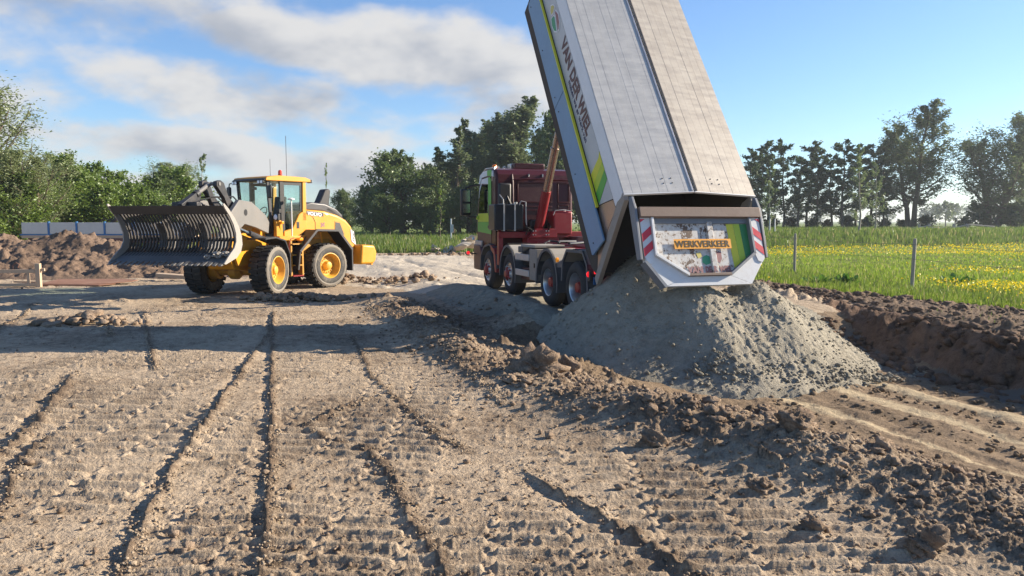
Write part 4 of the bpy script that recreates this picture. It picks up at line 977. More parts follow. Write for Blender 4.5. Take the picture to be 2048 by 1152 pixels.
# rear half ---------------------------------------------------------
MB().prism([(.15, .75), (.15, 1.5), (-.6, 1.55), (-2.75, 1.3), (-2.75, .8), (-1.0, .7)], -.42, .42).build('rear_frame', Y_, loader, bevel=.02)
b = MB(); b.tube([(-.85, -1.55, .7), (.85, -1.55, .7)], .2, 16); b.build('rear_axle', M_['yellow_axle'], loader)
def H_(): return MB(Matrix.Translation((0, -.2, 0)))
def C_(): return MB(Matrix.Translation((0, -.33, 0)))
hood = H_().prism([(-.72, 1.5), (-.72, 2.36), (-.95, 2.44), (-1.6, 2.40), (-2.1, 2.28), (-2.45, 2.12), (-2.68, 1.9), (-2.8, 1.5), (-2.84, 1.05), (-2.2, 1.05), (-2.0, 1.5)], -.76, .76).build('engine_hood', Y_, loader, bevel=.07, seg=3)
H_().prism([(-.8, 2.42), (-.85, 2.60), (-1.2, 2.68), (-1.75, 2.64), (-2.2, 2.48), (-2.5, 2.24), (-2.3, 2.2), (-1.6, 2.40)], -.6, .6).build('hood_cover', M_['hood_grey'], hood, bevel=.05, seg=3)
H_().prism([(-1.75, 2.44), (-2.35, 2.16), (-2.5, 2.12), (-2.42, 2.24), (-1.85, 2.53)], -.6, .6).build('rear_screen', M_['dark_grey'], hood, bevel=.02)
H_().prism([(-1.98, 1.74), (-2.0, 2.05), (-2.18, 2.02), (-2.34, 1.66), (-2.3, 1.6), (-2.1, 1.68)], -.772, -.758).build('side_grille', M_['hood_grey'], hood)
H_().prism([(-1.95, 1.70), (-1.97, 2.09), (-2.2, 2.06), (-2.4, 1.66), (-2.33, 1.54), (-2.1, 1.64)], -.766, -.757).build('grille_frame', M_['yellow_axle'], hood)
H_().prism([(-.88, 2.3), (-.82, 2.41), (-1.52, 2.35), (-1.52, 2.23)], -.772, -.757).build('name_plate', M_['hood_grey'], hood)
M4 = Matrix(((0, 0, -1, -.7735), (-1, 0, 0, -1.10), (-.0, 1, 0, 2.275), (0, 0, 0, 1)))
lt = text('lettering', 'VOLVO', .15, M_['logo_white'], hood, M4 , .006, .002, 1., 1., .56)
lt.data.transform(Matrix.Translation((0, -1.1, 2.3)) @ Matrix.Rotation(.085, 4, 'X') @ Matrix.Translation((0, 1.1, -2.3)))
H_().prism([(-2.66, 1.42), (-2.62, 1.82), (-2.76, 1.74), (-2.84, 1.3)], -.775, -.757).build('model_plate', M_['logo_white'], hood)
M4 = Matrix(((0, 0, -1, -.7765), (0, -1, 0, -2.90), (-1, 0, 0, 1.78), (0, 0, 0, 1)))
text('lettering', 'L90H', .13, M_['hood_grey'], hood, M4, .002, .001, 1., 1., .34)
H_().tube([(-.76, -.95, 2.34), (-.765, -1.12, 2.2), (-.765, -1.2, 2.05), (-.765, -1.2, 1.6)], .006, 4).build('panel_seam', DG, hood)
H_().prism([(-1.5, 2.0), (-1.44, 2.04), (-1.4, 2.0), (-1.44, 1.97), (-1.4, 1.92), (-1.44, 1.88), (-1.5, 1.94), (-1.55, 1.89), (-1.58, 1.93), (-1.54, 1.97), (-1.58, 2.02), (-1.53, 2.05)], -.764, -.759).build('sticker', M_['decal_faded'], hood)
H_().prism([(-1.72, 2.5), (-2.25, 2.4), (-2.30, 2.7), (-2.36, 3.1), (-2.28, 3.14), (-2.12, 3.12), (-1.92, 2.75)], -.14, .16).build('intake_stack', DG, loader, bevel=.04)
H_().prism([(-2.8, 1.32), (-3.36, 1.28), (-3.46, 1.05), (-3.42, .78), (-3.3, .66), (-2.72, .66)], -1.12, 1.12).build('counterweight', Y_, loader, bevel=.07, seg=3)
H_().box(-1.0, -.72, -3.37, -3.30, .62, .68).build('tow_lug', Y_, loader)
for s in (-1, 1):
    x0, x1 = (-1.3, -.74) if s < 0 else (.74, 1.3)
    f = H_().strip([(-.15, .62), (-.22, 1.15), (-.86, 1.78), (-1.66, 1.76), (-2.2, 1.16), (-2.2, .5)], -.05, x0, x1).build('rear_fender', DG, loader)
    e = (x0 - .012, x0 + .03) if s < 0 else (x1 - .03, x1 + .012)
    H_().strip([(-.22, 1.15), (-.86, 1.78), (-1.66, 1.76), (-2.2, 1.16)], -.07, *e).build('fender_rim', M_['hood_grey'], f)
    H_().tube([(s * 1.0, -1.2, 1.75), (s * .9, -1.35, 1.35)], .025, 6).build('fender_stay', Y_, f)
    H_().prism([(-.35, 1.0), (-.9, 1.7), (-1.6, 1.7), (-2.1, 1.1), (-2.0, 1.0)], s * .72 - .02, s * .72 + .02).build('inner_arch', M_['yellow_axle'], f)
H_().box(-1.16, -1.02, -.42, -.28, 1.5, 1.58).build('side_marker', M_['orange_lens'], loader, bevel=.01)
# cab ---------------------------------------------------------------
CF, CB, CX = .55, -.70, .76
cabp = C_().box(-.74, .74, CB + .02, CF - .05, 1.5, 1.72).build('cab_floor', DG, loader, bevel=.02)
roof = C_().prism([(.74, 3.30), (.70, 3.38), (.3, 3.44), (-.7, 3.42), (-.88, 3.36), (-.88, 3.28), (.72, 3.27)], -.82, .82).build('cab_roof', Y_, loader, bevel=.04)
C_().prism([(.80, 3.30), (.62, 3.40), (.5, 3.40), (.5, 3.27), (.78, 3.27)], -.80, .80).build('sun_visor', DG, roof, bevel=.02)
for x in (-.72, -.58, .58, .72):
    l = C_().box(x - .06, x + .06, .74, .82, 3.18, 3.28).build('work_lamp', M_['plastic_black'], roof, bevel=.012); C_().box(x - .05, x + .05, .821, .824, 3.19, 3.27).build('lens', M_['lamp_lens'], l)
for x in (-.74, .74):
    l = C_().box(x - .07, x + .07, -.96, -.86, 3.26, 3.36).build('work_lamp', M_['plastic_black'], roof, bevel=.012); C_().box(x - .06, x + .06, -.966, -.961, 3.27, 3.35).build('lens', M_['lamp_lens'], l)
for x in (-.74, .74):
    s = -1 if x < 0 else 1
    C_().prism([(CF + .0, 1.75), (CF - .08, 1.75), (CF + .04, 3.28), (CF + .12, 3.28)], x - .035, x + .035).build('front_pillar', DG, loader)
    C_().box(x - .04, x + .04, .12, .22, 1.75, 3.28).build('door_pillar', M_['plastic_black'], loader)
    C_().prism([(CB + .13, 2.1), (CB - .02, 2.1), (CB - .02, 3.28), (CB + .1, 3.28)], x - .05, x + .05).build('rear_pillar', Y_, loader, bevel=.015)
    dr = C_().prism([(.12, 1.62), (-.5, 1.62), (CB - .02, 1.9), (CB - .02, 2.36), (CB + .14, 2.36), (CB + .25, 2.3), (-.2, 1.86), (.12, 1.78)], x - .05, x + .05).build('door_panel', Y_, loader, bevel=.02)
    C_().box(x + s * .05 - .01, x + s * .05 + .02, -.44, -.34, 1.86, 2.06).build('door_handle', M_['plastic_black'], dr, bevel=.01)
    C_().prism([(.11, 1.8), (-.2, 1.88), (CB + .24, 2.32), (CB + .12, 2.4), (CB + .09, 3.26), (.11, 3.26)], x - .012, x + .012).build('door_window', M_['cab_glass'], loader)
    C_().prism([(CF - .1, 2.25), (.23, 2.25), (.23, 3.26), (CF + .03, 3.26)], x - .012, x + .012).build('side_window', M_['cab_glass'], loader)
    C_().prism([(CF - .08, 1.75), (.23, 1.75), (.23, 2.24), (CF - .05, 2.24)], x - .012, x + .012).build('lower_side_window', M_['dark_glass'], loader)
    fr = C_().prism([(.11, 3.17), (CB + .1, 3.17), (CB + .1, 3.26), (.11, 3.26)], x - .02, x + .02).build('door_frame', M_['plastic_black'], loader)
    C_().prism([(CB + .1, 2.4), (CB + .19, 2.4), (CB + .17, 3.17), (CB + .1, 3.17)], x - .02, x + .02).build('door_frame', M_['plastic_black'], loader)
    C_().box(x - .02, x + .02, .06, .115, 1.8, 3.17).build('door_frame', M_['plastic_black'], loader)
C_().prism([(CF - .01, 1.95), (CF + .02, 1.95), (CF + .1, 3.26), (CF + .07, 3.26)], -.70, .70).build('windscreen', M_['cab_glass'], loader)
C_().prism([(CF - .02, 1.72), (CF + .03, 1.72), (CF + .04, 1.95), (CF - .0, 1.95)], -.72, .72).build('scuttle', DG, loader)
C_().box(-.66, .66, CB - .01, CB + .01, 2.3, 3.24).build('rear_window', M_['cab_glass'], loader)
C_().box(-.7, .7, CB - .015, CB + .03, 1.6, 2.3).build('rear_panel', DG, loader)
st = C_(); st.box(-.26, .26, -.35, .12, 2.0, 2.14); st.prism([(-.35, 2.1), (-.22, 2.1), (-.32, 2.85), (-.42, 2.83)], -.26, .26); st.build('seat', M_['seat_black'], loader, bevel=.04)
C_().box(-.4, .4, -.4, .15, 1.72, 2.0).build('seat_console', M_['seat_black'], loader, bevel=.03)
b = C_(); b.tube([(0, .42, 1.75), (0, .3, 2.3)], .04, 8); b.tube([(.19 * math.cos(a), .3 - .08 * math.sin(a), 2.34 + .17 * math.sin(a)) for a in np.linspace(0, 2 * PI, 17)], .014, 6); b.tube([(-.18, .3, 2.34), (.18, .3, 2.34)], .012, 6)
b.build('steering_wheel', M_['plastic_black'], loader)
C_().box(-.06, .06, .52, .58, 3.02, 3.1).build('rear_view_mirror', M_['plastic_black'], loader)
C_().box(-.35, -.29, .25, .31, 2.7, 3.1).build('cab_monitor', M_['plastic_black'], loader)
for x in (-1.02, 1.02):
    m_ = C_().box(x - .09, x + .09, .72, .8, 2.75, 3.12).build('mirror', M_['plastic_black'], loader, bevel=.03); s = 1 if x > 0 else -1
    C_().tube([(x, .76, 3.1), (x, .74, 3.22), (s * .78, .7, 3.25)], .018, 6).build('mirror_arm', M_['plastic_black'], m_)
bc = C_().lathe([(0, 0), (0, .06), (.11, .055), (.14, .03), (.145, 0)], (-.5, .0, 3.48), 'z', 14).build('beacon', M_['beacon_red'], roof); C_().lathe([(-.05, 0), (-.05, .065), (0, .065), (0, 0)], (-.5, 0, 3.48), 'z', 14).build('beacon_base', DG, bc)
C_().tube([(-.62, -.15, 3.42), (-.62, -.15, 4.65)], .008, 5).build('antenna', M_['wire'], roof)
C_().tube([(-.3, .2, 3.42), (-.3, .2, 3.95)], .006, 5).build('antenna', M_['wire'], roof)
# lamp bracket, platform, ladder, gps mast
br = C_().tube([(-.8, .32, 1.68), (-.88, .34, 1.8), (-.92, .4, 2.05), (-.92, .42, 2.15)], .05, 8).build('lamp_bracket', Y_, loader)
C_().box(-1.02, -.82, .4, .5, 2.1, 2.3).build('head_lamp', M_['plastic_black'], loader, bevel=.02); C_().lathe([(0, .085), (.02, .07), (.03, 0)], (-.92, .505, 2.2), 'y', 16).build('lamp_lens', M_['lamp_lens'], br)
C_().box(-1.03, -.9, .38, .46, 2.32, 2.44).build('indicator', M_['plastic_black'], br, bevel=.01); C_().box(-1.04, -.96, .3, .38, 2.0, 2.08).build('indicator_lens', M_['orange_lens'], br, bevel=.01)
C_().prism([(.5, 1.62), (.5, 2.1), (.42, 2.16), (.28, 2.08), (.25, 1.62)], -.93, -.80).build('bracket_plate', Y_, loader, bevel=.02)
C_().prism([(.45, 1.5), (-.55, 1.5), (-.55, 1.64), (.45, 1.64)], -1.0, -.72).build('platform', Y_, loader, bevel=.015)
gp = C_().tube([(-.98, -.02, 1.55), (-.98, -.02, 2.75)], .02, 6).build('gps_mast', M_['gps_white'], loader); C_().lathe([(0, 0), (0, .1), (.03, .1), (.06, .04), (.06, 0)], (-.98, -.02, 2.72), 'z', 16).build('gps_disc', M_['gps_white'], gp)
ld = C_().box(-1.1, -.9, .08, .13, .42, 1.5).build('ladder', M_['yellow_axle'], loader); C_().box(-1.1, -.9, -.33, -.28, .42, 1.5).build('ladder_side', M_['yellow_axle'], ld)
for z, m2 in ((1.38, 'yellow_axle'), (1.05, 'yellow_axle'), (.74, 'yellow_axle'), (.42, 'truck_red')): C_().box(-1.15, -.88, -.29, .09, z, z + .035).build('step', M_[m2], ld)
C_().tube([(-1.12, .2, 1.1), (-1.15, .24, 1.35), (-1.14, .16, 1.55), (-1.1, -.0, 1.58)], .014, 6).build('grab_rail', M_['truck_red'], loader)
C_().box(-.85, -.45, -.4, .1, .5, 1.45).build('step_recess', DG, loader)
# wheels ------------------------------------------------------------
def lwheel(y, s, M):
    e = empty('wheel'); e.parent = loader; e.matrix_local = M @ Matrix.Translation((s * 1.27, y, .7))
    b = MB(); b.lathe([(s * a, r) for a, r in [(-.03, .36), (.0, .42), (.01, .52), (-.02, .6), (-.06, .655), (-.49, .655), (-.53, .6), (-.56, .52), (-.55, .42), (-.52, .36)]], (0, 0, 0), 'x', 48); 
    ty = b.build('tyre', M_['tyre_wall'], e, smooth=50)
    b = MB(); n = 26
    for k in range(n):
        for side in (0, 1):
            a0 = 2 * PI * (k + .5 * side) / n; da = .145
            xa, xb = ((-.03, -.27) if side == 0 else (-.29, -.54)); tw = .06 if side else -.06
            pts = []
            for (xx, aa) in ((xa, a0), (xa, a0 + da), (xb, a0 + da + tw), (xb, a0 + tw)):
                for r in (.62, .70): pts.append((s * xx, r * math.cos(aa), r * math.sin(aa)))
            b._add(pts, [(1, 3, 5, 7), (0, 2, 3, 1), (2, 4, 5, 3), (4, 6, 7, 5), (6, 0, 1, 7)])
    o = b.build('tread_lugs', M_['tyre'], ty, smooth=0); o['kind'] = 'stuff'
    MB().lathe([(s * .004, .56), (s * .012, .6), (s * -.008, .64), (s * -.02, .66)], (0, 0, 0), 'x', 48).build('sidewall_ring', M_['tyre_edge'], ty)
    MB().lathe([(s * -.02, .38), (s * -.005, .40), (s * .0, .375), (s * -.04, .355), (s * -.16, .33), (s * -.2, .3), (s * -.22, .14), (s * -.22, 0)], (0, 0, 0), 'x', 40).build('rim', M_['rim_yellow'], e)
    MB().lathe([(s * -.5, .4), (s * -.45, .35), (s * -.3, .3), (s * -.25, .2)], (0, 0, 0), 'x', 32).build('inner_rim', M_['yellow_axle'], e)
    h = MB().lathe([(s * -.22, .26), (s * -.19, .26), (s * -.18, .15), (s * -.12, .13), (s * -.07, .11), (s * -.05, .07), (s * -.05, 0)], (0, 0, 0), 'x', 24).build('hub', M_['rim_yellow'], e)
    for k in range(16):
        a = 2 * PI * k / 16; MB().lathe([(s * -.19, .022), (s * -.165, .022), (s * -.16, 0)], (0, .22 * math.cos(a), .22 * math.sin(a)), 'x', 6).build('nut', M_['yellow_axle'], h)
for s in (-1, 1): lwheel(-1.55, s, Matrix.Identity(4)); lwheel(1.5, s, FM)
# front half ---------------------------------------------------------
def F(): return MB(FM)
F().prism([(-.1, .7), (-.1, 1.5), (.5, 1.65), (.7, 2.15), (1.1, 2.2), (1.35, 1.7), (1.9, 1.45), (2.5, 1.0), (2.3, .75), (1.0, .6)], -.38, .38).build('front_frame', Y_, loader, bevel=.02)
for x in (-.5, .42): F().prism([(.9, .85), (.7, 1.5), (1.9, 1.75), (2.75, 1.65), (2.3, .85)], x, x + .08).build('frame_plate', Y_, loader, bevel=.01)
F().tube([(-.85, 1.45, .7), (.85, 1.45, .7)], .17, 16).build('front_axle', M_['yellow_axle'], loader)
F().lathe([(-.2, 0), (-.2, .14), (-.1, .25), (.1, .25), (.2, .14), (.2, 0)], (0, 1.6, .68), 'x', 20).build('axle_housing', M_['yellow_axle'], loader)
for s in (-1, 1):
    F().lathe([(-.14, .2), (-.12, .28), (.1, .3), (.14, .2)], (s * .68, 1.45, .7), 'x', 20).build('planetary_hub', M_['yellow_axle'], loader)
    x0, x1 = (-1.22, -.66) if s < 0 else (.66, 1.22)
    F().strip([(.66, .5), (.68, 1.12), (.95, 1.5), (1.5, 1.6), (2.1, 1.57)], .045, x0, x1).build('front_fender', DG, loader)
for x in (-.62, .50):
    bm = F().prism([(.78, 1.72), (.72, 2.05), (.9, 2.25), (1.7, 2.62), (2.35, 2.66), (2.75, 2.35), (3.3, 1.72), (3.95, 1.38), (3.9, 1.14), (3.5, 1.12), (2.75, 1.65), (2.1, 2.0), (1.5, 1.9)], x, x + .12).build('boom_arm', M_['boom_grey'], loader, bevel=.015)
    F().lathe([(-.006, .09), (-.006, 0)], (x if x < 0 else x + .12, 2.05, 2.32), 'x', 20).build('boom_hole', M_['plastic_black'], bm)
F().tube([(-.52, 2.15, 2.3), (.52, 2.15, 2.3)], .1, 12).build('boom_cross_tube', M_['boom_grey'], loader)
F().tube([(-.6, 3.8, 1.25), (.6, 3.8, 1.25)], .08, 12).build('bucket_pin_tube', DG, loader)
for x in (-.72, .68):
    c = F().tube([(x, 1.0, 1.5), (x, 2.1, 1.75)], .08, 12).build('lift_cylinder', DG, loader); F().tube([(x, 2.1, 1.75), (x, 2.6, 1.87)], .045, 10).build('cylinder_rod', M_['chrome'], c)
lever = F().prism([(2.0, 2.4), (2.2, 2.25), (2.5, 2.32), (2.75, 2.7), (3.1, 3.0), (3.08, 3.12), (2.9, 3.16), (2.75, 3.1), (2.55, 2.75)], -.42, -.3).build('tilt_lever', DG, loader, bevel=.012)
F().prism([(2.0, 2.4), (2.2, 2.25), (2.5, 2.32), (2.75, 2.7), (3.1, 3.0), (3.08, 3.12), (2.9, 3.16), (2.75, 3.1), (2.55, 2.75)], .0, .12).build('tilt_lever_plate', DG, lever, bevel=.012)
F().tube([(-.44, 2.98, 3.06), (.14, 2.98, 3.06)], .05, 12).build('lever_pin', M_['boom_grey'], lever)
c = F().tube([(-.15, 2.98, 3.06), (-.15, 3.6, 2.78)], .055, 12).build('tilt_rod', M_['boom_grey'], loader)
F().tube([(-.15, 3.55, 2.8), (-.15, 3.68, 2.74)], .10, 14).build('tilt_rod_eye', DG, c)
F().prism([(3.5, 2.72), (3.72, 2.8), (4.1, 2.62), (4.35, 2.5), (4.3, 2.35), (3.9, 2.4), (3.6, 2.5)], -.22, -.08).build('tilt_link', DG, loader, bevel=.012)
F().box(-.5, .2, 3.95, 4.15, 2.42, 2.56).build('coupler_top', DG, loader, bevel=.02)
for x in (-.35, .12): F().tube([(x, 1.2, 2.2), (x, 2.2, 2.75), (x + .04, 3.2, 2.7), (x + .02, 4., 2.55)], .022, 6).build('hydraulic_hose', M_['plastic_black'], loader)
for x in (-.55, .55): F().prism([(3.72, 1.1), (3.72, 2.45), (3.95, 2.5), (3.98, 1.2)], x - .05, x + .05).build('coupler_plate', DG, loader, bevel=.01)
# bucket: curved slats between a top bar and a toothed lip
prof = [(4.58, 2.42), (4.36, 2.24), (4.16, 2.02), (4.04, 1.8), (4.0, 1.6), (4.06, 1.42), (4.22, 1.29), (4.4, 1.2)]
BX0, BX1 = -1.53, 1.53
bucket = F().prism([(4.70, 2.45), (4.67, 2.41), (4.55, 2.25), (4.48, 2.25), (4.60, 2.45)], BX0, BX1).build('bucket', M_['bucket_steel'], loader, bevel=.006)
for k in range(33):
    x = BX0 + .05 + k * (BX1 - BX0 - .1) / 32
    F().strip(prof[::-1], .05, x - .019, x + .019).build('slat', M_['bucket_steel'], bucket, smooth=0)
for z0 in (4,): F().tube([(BX0 + .02, prof[z0][0] - .09, prof[z0][1] + .02), (BX1 - .02, prof[z0][0] - .09, prof[z0][1] + .02)], .05, 8).build('back_bar', M_['bucket_steel'], bucket)
for x0, x1 in ((-.62, -.5), (.5, .62)): F().strip(prof[2:6][::-1], .02, x0, x1).build('back_plate', M_['bucket_steel'], bucket)
F().prism([(4.18, 1.30), (4.45, 1.18), (4.66, 1.10), (4.66, 1.07), (4.42, 1.13), (4.12, 1.25)], BX0 + .01, BX1 - .01).build('lip_plate', M_['bucket_edge'], bucket, bevel=.005)
for k in range(20):
    x = BX0 + .05 + k * (BX1 - BX0 - .1) / 19
    F().prism([(4.6, 1.125), (4.86, 1.03), (4.86, 1.005), (4.58, 1.06)], x - .042, x + .042).build('tooth', M_['bucket_edge'], bucket)
outp = [(4.70, 2.51), (4.5, 2.38), (4.24, 2.16), (4.05, 1.94), (3.94, 1.7), (3.92, 1.5), (4.0, 1.32), (4.2, 1.18), (4.7, 1.04)]
inp = [(4.78, 1.06), (4.5, 1.28), (4.3, 1.42), (4.2, 1.58), (4.2, 1.78), (4.3, 2.0), (4.46, 2.2), (4.66, 2.38), (4.74, 2.48)]
for x in (BX0 - .03, BX1): F().prism(outp + inp, x, x + .03).build('end_plate', M_['bucket_side'], bucket)
b = F(); V, Fc = ico(3, 77, .8)
for q in ((-1.2, 4.45, 1.25, .13), (-.95, 4.5, 1.2, .09), (-1.4, 4.42, 1.28, .1)):
    b._add([tuple(v * q[3] + np.array(q[:3])) for v in V], [tuple(f) for f in Fc.tolist()])
o = b.build('caked_soil', M_['bucket_side'], bucket); o['kind'] = 'stuff'
# ------------------------------------------------------------------ trees
def basis(d):
    d = d / np.linalg.norm(d); a = np.array([0, 0, 1.]) if abs(d[2]) < .9 else np.array([1., 0, 0])
    u = np.cross(d, a); u /= np.linalg.norm(u); return d, u, np.cross(d, u)
def tube_np(pts, rad, n):
    pts = np.asarray(pts, float); V = []; 
    for i in range(len(pts)):
        d, u, v = basis(pts[min(i + 1, len(pts) - 1)] - pts[max(i - 1, 0)])
        a = np.arange(n) * 2 * PI / n; V.append(pts[i] + rad[i] * (np.cos(a)[:, None] * u + np.sin(a)[:, None] * v))
    F = [(i * n + k, i * n + (k + 1) % n, (i + 1) * n + (k + 1) % n, (i + 1) * n + k) for i in range(len(pts) - 1) for k in range(n)]
    return np.concatenate(V), np.array(F)
def leaves_np(C, size, rng, droop=0., aspect=.5):
    """one four-cornered leaf (or leaf spray) at every centre"""
    n = len(C); a = rng.normal(size=(n, 3)); a[:, 2] = a[:, 2] * .6 - droop; a /= np.linalg.norm(a, axis=1)[:, None]
    b = rng.normal(size=(n, 3)); b -= a * (a * b).sum(1)[:, None]; b /= np.linalg.norm(b, axis=1)[:, None]
    s = size * rng.uniform(.55, 1.35, n)[:, None]; bend = np.cross(a, b) * s * rng.uniform(-.25, .25, (n, 1))
    V = np.stack([C - a * s * .5, C + b * s * aspect * .5 + bend, C + a * s * .5, C - b * s * aspect * .5 + bend], 1).reshape(-1, 3)
    return V, np.arange(4 * n).reshape(n, 4)
def make_tree(seed, H, r0, trunks, crown0, prof, nprim, up, nsec, leaves, lsize, spread, droop=0., limbcurve=.3, aspect=.5, seclen=.38, tilt=.06, fill=0):
    """returns (trunk mesh data, leaf mesh data); prof(h) gives crown radius at height fraction h"""
    rng = np.random.default_rng(seed); TV, TF, LC = [], [], []; off = 0
    def put(V, F):
        nonlocal off
        TV.append(V); TF.append(F + off); off += len(V)
    for tk in range(trunks):
        az0 = rng.uniform(0, 6.28); lean = tilt * (1 + 1.6 * (trunks > 1)); Ht = H * (1 if tk == 0 else rng.uniform(.75, .97))
        n = 10; hs = np.linspace(0, 1, n); wob = np.cumsum(rng.normal(0, .012 * H, (n, 2)), 0) * .6
        ax = np.stack([np.cos(az0) * lean * H * hs + wob[:, 0] + (tk > 0) * .25 * math.cos(az0), np.sin(az0) * lean * H * hs + wob[:, 1] + (tk > 0) * .25 * math.sin(az0), hs * Ht], 1)
        rr = r0 * (1 - hs) ** .8 * (.85 if trunks > 1 else 1) + .012 * H / 10; rr[0] *= 1.35
        put(*tube_np(ax, rr, 8))
        for i in range(nprim):
            h = crown0 + (1 - crown0) * ((i + rng.uniform(0, 1)) / nprim) ** .9 * .97
            base = np.array([np.interp(h, hs, ax[:, k]) for k in range(3)]); az = i * 2.4 + rng.uniform(-.6, .6)
            L = prof(h) * rng.uniform(.72, 1.15)
            e = up + .35 * h + rng.uniform(-.15, .15); d = np.array([math.cos(az) * math.cos(e), math.sin(az) * math.cos(e), math.sin(e)])
            m = 5; ts = np.linspace(0, 1, m); P = base + ts[:, None] * d * L + np.stack([0 * ts, 0 * ts, limbcurve * L * ts ** 2 * (1 if droop < .5 else .2)], 1) + np.cumsum(rng.normal(0, .03 * L, (m, 3)), 0) * ts[:, None]
            rb = np.interp(h, hs, rr) * .5; put(*tube_np(P, rb * (1 - .85 * ts) + .006, 4))
            for j in range(nsec):
                tq = rng.uniform(.25, 1.); q = np.array([np.interp(tq, ts, P[:, k]) for k in range(3)]); d2 = d * .6 + rng.normal(0, .75, 3); d2[2] += .25 - droop * .6; d2 /= np.linalg.norm(d2)
                L2 = L * seclen * rng.uniform(.5, 1.2); t2 = np.linspace(0, 1, 3); P2 = q + t2[:, None] * d2 * L2 + np.stack([0 * t2, 0 * t2, -droop * L2 * .6 * t2 ** 2], 1)
                put(*tube_np(P2, rb * .3 * (1 - .8 * t2) + .004, 3))
                k = max(int(leaves * rng.uniform(.6, 1.4)), 1); tt_ = rng.uniform(.05, 1.1, k)[:, None]
                LC.append(q + tt_ * d2 * L2 + np.stack([np.zeros(k), np.zeros(k), -droop * L2 * .6 * tt_[:, 0] ** 2], 1) + rng.normal(0, spread * L2, (k, 3)))
    LC = np.concatenate(LC); LC = LC[LC[:, 2] > .15]
    return (np.concatenate(TV), np.concatenate(TF)), leaves_np(LC, lsize, rng, droop, aspect)
KIND = {}
def kind(name, bark, leaf, **kw):
    (tv, tf), (lv, lf) = make_tree(**kw)
    KIND[name] = (np_mesh(name + '_trunk', tv, tf, [MAT[bark]], True), np_mesh(name + '_crown', lv, lf, [MAT[leaf]], False), kw['H'])
def oval(w, lo=.15, pw=.8):
    return lambda h: w * max(math.sin(PI * min(max((h - lo) / (1.03 - lo), 0), 1) ** pw), .12)
kind('willow', 'bark', 'leaf_willow', seed=1, H=10, r0=.3, trunks=3, crown0=.08, prof=oval(3.6, -.25, 1.0), nprim=18, up=.7, nsec=10, leaves=52, lsize=.2, spread=.28, droop=.15, limbcurve=.35, aspect=.34)
kind('dense', 'bark', 'leaf_dense', seed=2, H=10, r0=.28, trunks=2, crown0=.06, prof=oval(3.9, -.2, .8), nprim=22, up=.35, nsec=10, leaves=42, lsize=.3, spread=.3, aspect=.6)
kind('hedge', 'bark', 'leaf_bright', seed=3, H=6, r0=.16, trunks=3, crown0=.05, prof=oval(2.6, -.3, .8), nprim=14, up=.4, nsec=10, leaves=36, lsize=.21, spread=.3, aspect=.55)
kind('poplar', 'bark', 'leaf_poplar', seed=4, H=16, r0=.38, trunks=3, crown0=.08, prof=oval(3.0, -.1, .9), nprim=22, up=.95, nsec=10, leaves=32, lsize=.42, spread=.3, aspect=.36, limbcurve=.45)
kind('poplar_slim', 'bark', 'leaf_poplar', seed=5, H=14, r0=.3, trunks=2, crown0=.06, prof=oval(2.0, -.2, .9), nprim=22, up=.95, nsec=9, leaves=30, lsize=.36, spread=.3, aspect=.36, limbcurve=.4)
kind('alder_a', 'bark', 'leaf_alder', seed=6, H=13, r0=.15, trunks=1, crown0=.16, prof=lambda h: 2.35 * (1.08 - h) ** .7 + .25, nprim=26, up=.05, nsec=9, leaves=24, lsize=.29, spread=.26, aspect=.65, tilt=.02, limbcurve=.12, seclen=.42)
kind('alder_b', 'bark', 'leaf_alder', seed=16, H=13, r0=.14, trunks=1, crown0=.2, prof=lambda h: 2.1 * (1.08 - h) ** .6 + .25, nprim=24, up=.12, nsec=9, leaves=23, lsize=.29, spread=.25, aspect=.65, tilt=.03, limbcurve=.1, seclen=.42)
kind('open', 'bark', 'leaf_open', seed=7, H=18, r0=.38, trunks=2, crown0=.2, prof=lambda h: 4.2 * max(math.sin(PI * min(h * .80 + .16, 1)), .3), nprim=24, up=.45, nsec=12, leaves=32, lsize=.40, spread=.26, droop=.1, aspect=.4, limbcurve=.3, seclen=.42)
kind('open_b', 'bark', 'leaf_open', seed=17, H=16, r0=.42, trunks=3, crown0=.16, prof=lambda h: 5.0 * max(math.sin(PI * min(h * .8 + .15, 1)), .2), nprim=20, up=.5, nsec=12, leaves=28, lsize=.36, spread=.26, droop=.15, aspect=.4, limbcurve=.3, seclen=.42)
kind('birch', 'bark_pale', 'leaf_birch', seed=8, H=8, r0=.09, trunks=1, crown0=.15, prof=lambda h: 1.3 * (1.05 - h) ** .6 + .15, nprim=14, up=.5, nsec=6, leaves=12, lsize=.22, spread=.3, aspect=.6, tilt=.02)
kind('sapling', 'bark', 'leaf_bright', seed=9, H=5, r0=.05, trunks=1, crown0=.1, prof=lambda h: .55 * (1.1 - h) ** .5 + .08, nprim=13, up=.8, nsec=4, leaves=9, lsize=.15, spread=.35, aspect=.55, tilt=.02)
kind('under', 'bark', 'leaf_alder', seed=10, H=2.6, r0=.05, trunks=3, crown0=.05, prof=oval(1.5, -.3, .8), nprim=9, up=.4, nsec=6, leaves=14, lsize=.32, spread=.35, aspect=.6)
kind('far_round', 'bark', 'leaf_open', seed=12, H=12, r0=.3, trunks=1, crown0=.2, prof=oval(5.2, .02, .7), nprim=18, up=.3, nsec=7, leaves=14, lsize=.9, spread=.3, aspect=.7)
def tree(name, kd, px, base_y, H, label, cat='tree', group=None, rot=0., wide=1., Y=None):
    """stands at azimuth of full-size image column px, Y metres off"""
    x = (px - 1024) / 1490 * Y; tm, cm, h0 = KIND[kd]
    e = empty(name, (x, Y, ground_z(x, Y) - .05), rot); s = H / h0; e.scale = (s * wide, s * wide, s)
    link('trunk', tm, e); link('crown', cm, e); tag(e, label, cat, group); return e
